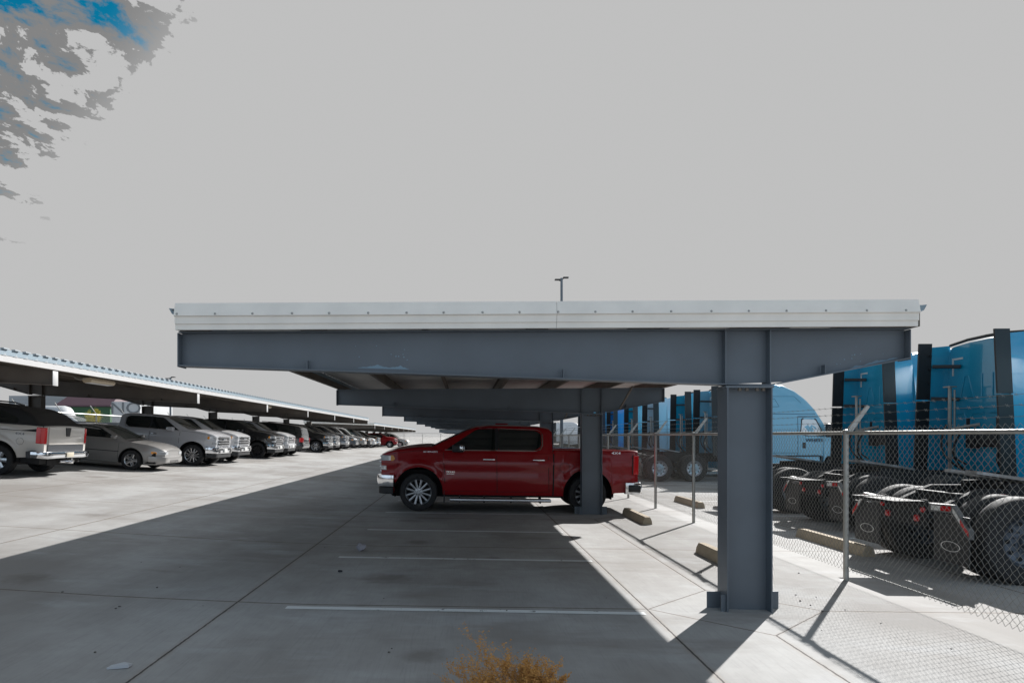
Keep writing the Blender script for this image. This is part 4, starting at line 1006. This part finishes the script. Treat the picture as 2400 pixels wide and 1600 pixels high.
    po = MB(); po.tube((-.35, .55, 1.08), (-.35, .55, 2.75), .035); po.box(-.42, -.28, .45, .65, 2.75, 2.775); po.tube((-.30, .48, 1.3), (-.30, .48, 2.7), .018); po.path([(-.35, .55, 1.9), (0, .2, 2.0)], .03); po.build('hose_post', GALV, t)
    hz = MB(); pts = []
    for k in range(18): a = k/17; pts.append((-.42-.12*sin(a*pi*3), .55-.5*a+.06*sin(a*9), 2.0-.95*sin(a*pi)*.9-.1*a))
    hz.path(pts, .022, 6); hz.path([(-.25, .55, 1.9), (-.30, .7, 1.6), (-.25, .5, 1.3), (-.2, .3, 1.2)], .02, 6); hz.path([(-.1, -.4, 1.6), (-.2, -.5, 1.3), (-.15, -.55, 1.1)], .025, 6); hz.build('air_hose', BLACKP, t)
    for sd in (1, -1):      # side extenders
        ex = MB(); ex.add([(-.42, sd*1.20, 1.02), (0, sd*1.20, 1.02), (0, sd*1.06, 3.66), (-.42, sd*1.04, 3.62), (-.42, sd*1.17, 1.02), (0, sd*1.17, 1.02), (0, sd*1.03, 3.66), (-.42, sd*1.01, 3.62)],
                          [(0,1,2,3),(4,7,6,5),(0,4,5,1),(3,2,6,7),(0,3,7,4),(1,5,6,2)]); xo = ex.build('side_extender', P_, t, ang=0)
        rb_ = MB()
        for (z0, z1) in ((1.0, 2.50), (2.53, 3.70)):
            yy = lambda z: 1.205-.16*(z-1.0)/2.66
            rb_.add([(-.67, sd*yy(z0), z0), (-.40, sd*(yy(z0)+.004), z0), (-.40, sd*(yy(z1)+.004), z1), (-.67, sd*yy(z1), z1), (-.67, sd*(yy(z0)-.04), z0), (-.40, sd*(yy(z0)-.044), z0), (-.40, sd*(yy(z1)-.044), z1), (-.67, sd*(yy(z1)-.04), z1)],
                    [(0,1,2,3),(4,7,6,5),(0,4,5,1),(3,2,6,7),(0,3,7,4),(1,5,6,2)])
        rb_.build('rubber_edge', BLACKP, xo, ang=0)
        hb = MB()
        for z in (1.9, 2.55, 3.22):
            yv = 1.2-.16*(z-1)/2.66-.045; hb.tube((-.38, sd*yv, z), (-.02, sd*(yv-.32), z-.03), .045, n=4)
        hb.build('hinge_bracket', BLACKP, xo); hb = MB()
        for k in range(9): zz = 1.2+k*.28; hb.tube((-.44, sd*(1.15-.16*(zz-1)/2.66), zz), (-.44, sd*(1.12-.16*(zz-1)/2.66), zz), .018, n=6)
        hb.build('rivet', BLACKP, xo)
    rt = MB(); rt.path([(-.02, -1.0, 3.66), (-.03, -.5, 3.71), (-.03, 0, 3.72), (-.03, .5, 3.71), (-.02, 1.0, 3.66)], .03, 6); rt.build('roof_edge_seal', BLACKP, t)
    tk = MB()
    for sd in (1, -1): tk.lathe([(0, -.6), (.28, -.58), (.30, -.5), (.30, .5), (.28, .58), (0, .6)], 24, (1.0, sd*.80, .72), 'x')
    tk.build('fuel_tank', CHROME, t)
    return t
semi = make_semi(TB1)
TG = 'semi tractors parked beyond the chain link fence'
def semi_at(o, x, y, label):
    o.location = (x, y, g(x, y)); tag(o, label, 'truck', TG)
first = True
SEMIS = [(9.30, 9.15, TB1, 'nearest blue tractor, its black rear frame and cranked mud flap bars against the fence'),
         (10.22, 13.35, TB1, 'blue sleeper tractor with white corner marks on its back wall, right of the carport'),
         (10.22, 16.66, TB1, 'blue sleeper tractor half hidden behind the carport beam tip'),
         (10.22, 27.5, TB2, 'sky blue tractor seen side-on with dark door lettering, right of the column'),
         (10.22, 30.7, TB1, 'blue tractor next beyond the side-on one, left of the near column'),
         (10.0, 34.9, TB4, 'pale tractor with a light flank, between the dark fairings left of the column'),
         (10.0, 39.0, TB1, 'blue tractor just right of the carport\'s second column'),
         (10.0, 44.0, TB3, 'vivid royal blue tractor beside the second column'),
         (10.1, 48.2, TB1, 'blue tractor mostly behind the second column'),
         (10.1, 56.0, TB1, 'distant blue tractor seen left of the second column')]
for x, y, P_, lab in SEMIS:
    sw = {TB1: P_} if P_ != TB1 else {}
    if y < 10: sw[TRIM_RIM] = mat('wheel_chrome_shaded', (.10, .12, .15), .4, metal=.6)  # nearest wheels get a dark bluish copy of the chrome, painting their shade
    o = semi if y == 13.35 else dup(semi, None, sw or None)
    semi_at(o, x, y, lab)
wt = dup(semi, None, {TB1: TW}); wt.location = (13.2, 97, g(13, 97)); tag(wt, 'distant white sleeper tractor seen between two carport columns', 'truck', TG)

# ------------------------------------------------------------ fences
def barbed(mb, a, b, step=.15, r=.0022):
    a, b = Vector(a), Vector(b); d = (b-a); n = int(d.length/step); mb.tube(a, b, r, n=4)
    for k in range(n):
        p = a+d*((k+.5)/n); s = .013
        mb.tube(p+Vector((s, .01, s)), p-Vector((s, .01, s)), .0018, n=3); mb.tube(p+Vector((-s, .01, s)), p-Vector((-s, .01, s)), .0018, n=3)
def fence(label, pts_fn, n_posts, spacing, y0, height, arm, mesh_pitch, y1, zb=.12, cat='fence', ground=None, wr=.0020):
    """fence running along +Y at x=pts_fn; arm = (dx,dz)"""
    X = pts_fn
    t = thing('chain_link_fence', label, cat, (X, y0, 0))
    for k in range(n_posts):
        y = k*spacing; zg = g(X, y0+y); p = MB(); p.tube((0, y, zg-.1), (0, y, zg+height-.01), .031, n=14); p.lathe([(.0, .02), (.036, .01), (.04, -.03)], 12, (0, y, zg+height), 'z'); p.lathe([(.035, 0), (.06, 0)], 12, (0, y, zg+.003), 'z')
        po = p.build('post', GALV, t)
        a = MB(); M_ = Matrix.Translation((0, y, zg+height)); 
        a.add([M_ @ Vector(v) for v in ((0, -.02, 0), (arm[0], -.014, arm[1]), (arm[0]+.03, -.014, arm[1]-.02), (.06, -.02, -.02), (0, .02, 0), (arm[0], .014, arm[1]), (arm[0]+.03, .014, arm[1]-.02), (.06, .02, -.02))], [(0,1,2,3),(4,7,6,5),(0,4,5,1),(3,2,6,7),(0,3,7,4),(1,5,6,2)])
        a.build('barb_arm', GALV, po, ang=0)
    L_ = y1-y0
    ra = MB(); seg = 12
    ra.path([(0, L_*i/seg, g(X, y0+L_*i/seg)+height-.025) for i in range(seg+1)], .021, 10); ra.build('top_rail', GALV, t)
    tn = MB(); tn.tube((0, 0, g(X)+zb+.04), (0, L_, g(X)+zb+.04), .002, n=4); tn.build('tension_wire', WIRE, t)
    for q in (.33, .66, .97):
        bw = MB(); barbed(bw, (arm[0]*q, 0, g(X)+height+arm[1]*q), (arm[0]*q, L_, g(X)+height+arm[1]*q)); bw.build('barbed_wire', WIRE, t, fix=False, ang=0)
    # diamond mesh
    m = MB(); p = mesh_pitch; nc = int(L_/p); nr = int((height+.05-zb)/(p/2)); zg = g(X); V = m.v; F = m.f
    for c in range(nc):
        yb = c*p
        for sgn in (0, 1):
            prev = None
            for r_ in range(nr+1):
                yy = yb+(p*.5 if (r_+sgn) % 2 else -.0)*(1) ; zz = zg+zb+r_*p*.5
                yy = yb+(p/2)*((r_+sgn) % 2) if sgn == 0 else yb+p/2+(p/2)*((r_+1) % 2)-0
                xo = .004 if r_ % 2 else -.004
                cur = len(V); q = wr
                V.extend([(xo-q, yy, zz), (xo+q*.6, yy+q, zz), (xo+q*.6, yy-q, zz)])
                if prev is not None:
                    for i in range(3): F.append((prev+i, prev+(i+1) % 3, cur+(i+1) % 3, cur+i))
                prev = cur
            for (idx, dz) in ((prev, .045),):
                pass
    m.m = [0]*len(F)
    o = m.build('wire_mesh', WIRE, t, fix=False, ang=0)
    return t
fence('tall galvanised chain link fence with barbed wire beside the tractors', 4.57, 22, 2.73, 8.19-2.73*2, 1.79, (.25, .31), .078, 60)
# fence behind the left row, simple and pale
def far_fence(label, a, b, n, h, barb=True):
    t = thing('chain_link_fence', label, 'fence', a); a, b = Vector(a), Vector(b); d = b-a
    for k in range(n):
        p = d*k/(n-1); q = MB(); q.tube(p+Vector((0, 0, -.3)), p+Vector((0, 0, h)), .035, n=8)
        if barb: q.tube(p+Vector((0, 0, h)), p+Vector((-.3, 0, h+.42)), .02, n=6)
        q.build('post', GALV, t)
    r_ = MB(); r_.tube((0, 0, h-.03), d+Vector((0, 0, h-.03)), .028, n=8); r_.build('top_rail', GALV, t)
    m = MB(); ln = d.length; u = d.normalized(); p = .16; n2 = int(ln/p)
    for k in range(n2):
        for s in (1, -1):
            base = u*(k*p); hh = h-.1; steps = 2
            e = base+u*(s*hh); 
            if 0 <= e.dot(u) <= ln: m.tube(base+Vector((0, 0, .05)), e+Vector((0, 0, h-.05)), .004, n=3, caps=False)
    m.build('wire_mesh', WIRE, t, fix=False, ang=0)
    return t
far_fence('pale fence with slanted barb arms behind the left carport', (-18.2, 22, g(-18.2, 22)-.15), (-18.2, 60, g(-18.2, 60)-.25), 14, 1.85)
far_fence('distant fence closing the far end of the aisle', (-13, 112, g(-13, 112)), (8, 112, g(0, 112)), 8, 2.0, False)

# ------------------------------------------------------------ wheel stops
def wheel_stop(x, y, L_, label, rz=0, h=.15):
    mb = MB(); prof = [(-.10, 0), (.10, 0), (.085, h*.55), (.05, h), (-.05, h), (-.085, h*.55)]
    n = 12; rows = []
    for i in range(n+1):
        yy = -L_/2+L_*i/n; ch = .0 if 0 < i < n else .03; rows.append([(a*(1-ch*2), yy+random.uniform(-.002, .002), b*(1-ch)) for a, b in prof+[prof[0]]])
    mb.grid(rows); k = len(prof)+1; mb.add(rows[0][:-1], [tuple(range(k-1))]); mb.add(rows[-1][:-1], [tuple(range(k-1))])
    o = mb.build('wheel_stop', CONC, None, ang=25); o.location = (x, y, g(x, y)-.002); o.rotation_euler = (0, 0, rz)
    tag(o, label, 'wheel stop', 'concrete wheel stops'); return o
wheel_stop(3.50, 9.22, 1.75, 'concrete wheel stop partly behind the near column, on the carport side')
wheel_stop(3.55, 14.15, 1.75, 'concrete wheel stop beside the tail of the red pickup')
wheel_stop(5.83, 10.85, 2.0, 'long concrete wheel stop just beyond the nearest visible fence post')
wheel_stop(5.70, 17.4, 1.85, 'farther concrete wheel stop beyond the fence, left of the near column')

# ------------------------------------------------------------ litter, pebbles, dry bush
def crumple(name, x, y, s, label, m, flat=1.0, seed=1):
    rnd = random.Random(seed); bm = bmesh.new(); bmesh.ops.create_icosphere(bm, subdivisions=2, radius=s)
    for v in bm.verts: v.co *= rnd.uniform(.55, 1.1); v.co.z *= flat
    me = bpy.data.meshes.new(name); bm.to_mesh(me); bm.free(); me.materials.append(m); o = bpy.data.objects.new(name, me); COL.objects.link(o)
    z = min(v.co.z for v in me.vertices); o.location = (x, y, g(x, y)-z-.002); tag(o, label, 'litter'); return o
crumple('crumpled_paper', -1.5, 9.85, .075, 'crumpled grey paper ball on the concrete near the second stall line', mat('paper_grey', (.33, .32, .36), .8), .8, 3)
def flatpiece(name, x, y, pts, label, m, rz=0):
    mb = MB(); n = len(pts); vs = [(a, b, .012+.02*random.random()) for a, b in pts]+[(a*.98, b*.98, .004) for a, b in pts]
    mb.add(vs, [tuple(range(n)), tuple(range(n, 2*n))]+[(i, (i+1) % n, n+(i+1) % n, n+i) for i in range(n)]); o = mb.build(name, m, None, ang=0); o.location = (x, y, g(x, y)); o.rotation_euler = (0, 0, rz)
    tag(o, label, 'litter'); return o
flatpiece('paper_scrap', -2.41, 4.77, [(-.08, -.03), (.06, -.04), (.075, .02), (.02, .045), (-.06, .03)], 'flat white paper scrap at the bottom edge, by the long joint', mat('paper_white', (.5, .52, .55), .8), .3)
flatpiece('dark_rag', -4.3, 6.05, [(-.10, -.02), (.0, -.045), (.09, -.01), (.07, .035), (-.04, .04)], 'dark flattened scrap on the shaded concrete at the lower left', mat('rag_dark', (.03, .03, .035), .9), 0)
crumple('dark_leaf', -1.52, 8.3, .034, 'small dark dead leaf between the first two stall lines', mat('rag_dark', (0, 0, 0)), .45, 5)
crumple('dark_leaf', 3.36, 17.9, .07, 'small dark clod behind the rear bumper of the red pickup', mat('rag_dark', (0, 0, 0)), .6, 8)
PB = mat('pebble', (.13, .12, .11), .9); rnd = random.Random(11)
for k in range(34):
    if k < 14: x, y = rnd.uniform(2.9, 4.2), rnd.uniform(5.2, 8.6)
    else: x, y = rnd.uniform(-4.5, 1.6), rnd.uniform(4.6, 11)
    o = crumple('pebble', x, y, rnd.uniform(.006, .013), 'tiny dark pebble scattered on the concrete yard', PB, .6, 40+k); o['category'] = 'pebble'; o['group'] = 'scattered pebbles'
def dry_bush():
    rnd = random.Random(5); t = thing('dry_tumbleweed', 'dry orange-brown tumbleweed at the bottom edge in front of the camera', 'plant', (.45, 4.05, g(.4, 4)))
    st = MB(); lf = MB()
    def grow(p, d, ln, r, lv):
        n = 5
        for i in range(n):
            q = p+d*(ln/n); st.tube(p, q, r, r*.85, n=4, caps=False); r *= .85
            d = (d+Vector((rnd.gauss(0, .13), rnd.gauss(0, .13), rnd.gauss(.05, .10)))).normalized(); p = q
            if lv < 3 and rnd.random() < (.95 if lv < 2 else .8):
                grow(p, (d+Vector((rnd.gauss(0, .55), rnd.gauss(0, .45), rnd.gauss(.28, .35)))).normalized(), ln*rnd.uniform(.45, .75), r*.75, lv+1)
            if lv >= 2:
                for _ in range(3):
                    c = p+Vector((rnd.gauss(0, .008), rnd.gauss(0, .008), rnd.gauss(0, .008))); s = rnd.uniform(.005, .0115)
                    a = Vector((rnd.gauss(0, 1), rnd.gauss(0, 1), rnd.gauss(0, 1))).normalized(); b = a.orthogonal().normalized()
                    lf.add([c-a*s, c+b*s*.8, c+a*s, c-b*s*.8], [(0, 1, 2, 3)])
    for k in range(12): grow(Vector((.10, 0, .06)), Vector((-1.0+rnd.uniform(-.1, .35), rnd.uniform(-.3, .3), rnd.uniform(.05, .30))).normalized(), rnd.uniform(.40, .72), .0042, 0)
    for k in range(11): grow(Vector((.08+rnd.uniform(-.16, .05), rnd.uniform(-.1, .1), .05)), Vector((rnd.uniform(-.30, .18), rnd.uniform(-.3, .3), 1)).normalized(), rnd.uniform(.28, .43), .004, 0)
    t.scale = (.60, .60, .46); t.location.x = .42
    st.build('stem', mat('dry_stem', (.24, .12, .045), .8), t, fix=False, ang=0); lf.build('dry_leaves', mat('dry_leaf', (.60, .31, .08), .8, noise=(30, .8, (.36, .16, .05))), t, fix=False, ang=0)
    return t
dry_bush()

# ------------------------------------------------------------ light pole
def light_pole(x, y, h, label):
    t = thing('light_pole', label, 'light pole', (x, y, g(x, y)), group='yard light poles')
    p = MB(); p.tube((0, 0, 0), (0, 0, h), .10, .07, n=12); p.box(-.25, .25, -.25, .25, 0, .5, bev=.03); p.build('pole', STEEL, t)
    for s, hh in ((1, h+.02), (-1, h-.1)):
        a = MB(); a.tube((0, 0, hh-.08), (s*.14, .03, hh-.02), .03); a.box(min(0, s*.40) if s < 0 else .08, max(0, s*.40) if s > 0 else -.08, -.12, .12, hh-.03, hh+.04, bev=.02); a.build('lamp_head', BLACKALLOY, t)
    return t
light_pole(5.6, 39.6, 10.9, 'yard light pole with two flat heads rising over the near carport')
light_pole(-24.6, 57, 6.6-g(-24.6, 57), 'slim far light pole seen behind the left carport')

# ------------------------------------------------------------ far left background
def quad_building(name, label, cat, body, parts, kind=None):
    t = thing(name, label, cat, body[0]); return t
SHEDW = mat('shed_white', (.52, .53, .54), .6, noise=(1.5, .5, (.42, .43, .44)))
GREEN = mat('green_siding', (.035, .12, .05), .55); MAROON = mat('maroon_roof', (.10, .05, .065), .6); GREY2 = mat('grey_siding', (.36, .37, .38), .6); LETG = mat('letter_grey', (.16, .17, .18), .6)
YW = 58.0; zg = g(-33, YW)
def shed(label, x0, x1, y0, y1, zt, mwall, mroof, rh=1.2, ribs=.3, name='shed'):
    zb_ = g(x0, y0)-1.0
    t = thing(name, label, 'building', ((x0+x1)/2, y0, zb_)); w2 = (x1-x0)/2; dz = zt-zb_
    b = MB(); b.box(-w2, w2, 0, y1-y0, 0, dz); b.build('wall', mwall, t)
    s = MB(); n = int((dz)/ribs)
    for k in range(1, n): s.box(-w2, w2, -.035, -.002, dz-k*ribs, dz-k*ribs+.04)
    s.build('siding_rib', mwall, t)
    if rh > 0:
        r_ = MB(); r_.prism([(-w2-.2, dz+.003), (-w2-.2, dz+.12), (w2+.2, dz+.12), (w2+.2, dz+.003)], 'y', -.3, y1-y0+.3)
        r_.add([(-w2-.2, -.3, dz+.125), (w2+.2, -.3, dz+.125), (w2-.3, (y1-y0)/2, dz+rh), (-w2+.3, (y1-y0)/2, dz+rh), (-w2-.2, y1-y0+.3, dz+.125), (w2+.2, y1-y0+.3, dz+.125)], [(0, 1, 2, 3), (3, 2, 5, 4), (0, 3, 4), (1, 5, 2)])
        r_.build('roof', mroof, t, ang=0)
    return t
a, b_ = P(138, 950, YW), P(258, 950, YW); shed('green-walled shed with a maroon roof beyond the left fence', a.x, b_.x, YW, YW+9, P(0, 953, YW).z, GREEN, MAROON, 2.6)
a, b_ = P(262, 950, 54), P(328, 950, 54)
t = shed('white container building with large grey letters beyond the left fence', a.x, b_.x, 54, 60, P(0, 941, 54).z, SHEDW, SHEDW, 0, 9, 'container_building')
text('NO', 1.25, LETG, t, Matrix.Translation((.0, -.02, P(0, 957, 54).z-t.location.z)) @ Matrix.Rotation(R(90), 4, 'X'), 'lettering', .02, 1.25)
a, b_ = P(21, 927, 66), P(174, 927, 66); shed('long grey ribbed shed at the far left behind the carport column', a.x, b_.x, 66, 78, P(0, 927, 66).z, GREY2, GREY2, 0, .35)
def tank(x, y, label):
    t = thing('storage_tank', label, 'tank', (x, y, g(x, y))); m = MB(); m.lathe([(0, -1.6), (.5, -1.5), (.9, -1.2), (1.0, -.9), (1.0, .9), (.9, 1.2), (.5, 1.5), (0, 1.6)], 24, (0, 0, 1.6), 'x'); m.build('vessel', SHEDW, t)
    s = MB(); s.box(-.9, -.7, -.7, .7, 0, .9); s.box(.7, .9, -.7, .7, 0, .9); s.build('saddle', GREY2, t); return t
tank(P(124, 0, 52).x, 52, 'rounded white tank behind the left fence')
v1 = dup(su, None, {PBLACK: PWHITE}); v1.location = (P(165, 0, 46).x, 46, g(-26, 46)-.15); v1.rotation_euler = (0, 0, 0); tag(v1, 'white vehicle parked behind the left fence beside the yellow bush', 'car', 'vehicles behind the left fence')
def small_tree(x, y, h, label):
    rnd = random.Random(3); t = thing('young_tree', label, 'tree', (x, y, g(x, y))); st = MB(); lf = MB()
    def grow(p, d, ln, r, lv):
        for i in range(4):
            q = p+d*(ln/4); st.tube(p, q, r, r*.8, n=6, caps=False); r *= .8; p = q
            d = (d+Vector((rnd.gauss(0, .12), rnd.gauss(0, .12), .05))).normalized()
            if lv < 3: grow(p, (d+Vector((rnd.gauss(0, .6), rnd.gauss(0, .6), rnd.uniform(0, .5)))).normalized(), ln*.6, r*.7, lv+1)
            if lv >= 1:
                for _ in range(9 if lv > 1 else 4):
                    c = p+Vector((rnd.gauss(0, .10), rnd.gauss(0, .10), rnd.gauss(0, .10))); s = rnd.uniform(.03, .06); a = Vector((rnd.gauss(0, 1), rnd.gauss(0, 1), rnd.gauss(0, 1))).normalized(); b = a.orthogonal().normalized()
                    lf.add([c-a*s, c+b*s*.6, c+a*s, c-b*s*.6], [(0, 1, 2, 3)])
    grow(Vector((0, 0, 0)), Vector((0, 0, 1)), h*.62, .05, 0); grow(Vector((0, 0, .4)), Vector((.25, .1, 1)).normalized(), h*.5, .04, 0)
    st.build('trunk', mat('bark', (.12, .09, .06), .9), t, fix=False); t.scale = (.55, .55, .9); lf.build('crown', mat('yellow_leaf', (.62, .48, .06), .7, noise=(4, .9, (.30, .34, .05))), t, fix=False, ang=0); return t
tp_ = P(212, 0, 40); small_tree(tp_.x, 40, 2.0, 'young yellow-green tree behind the left fence')
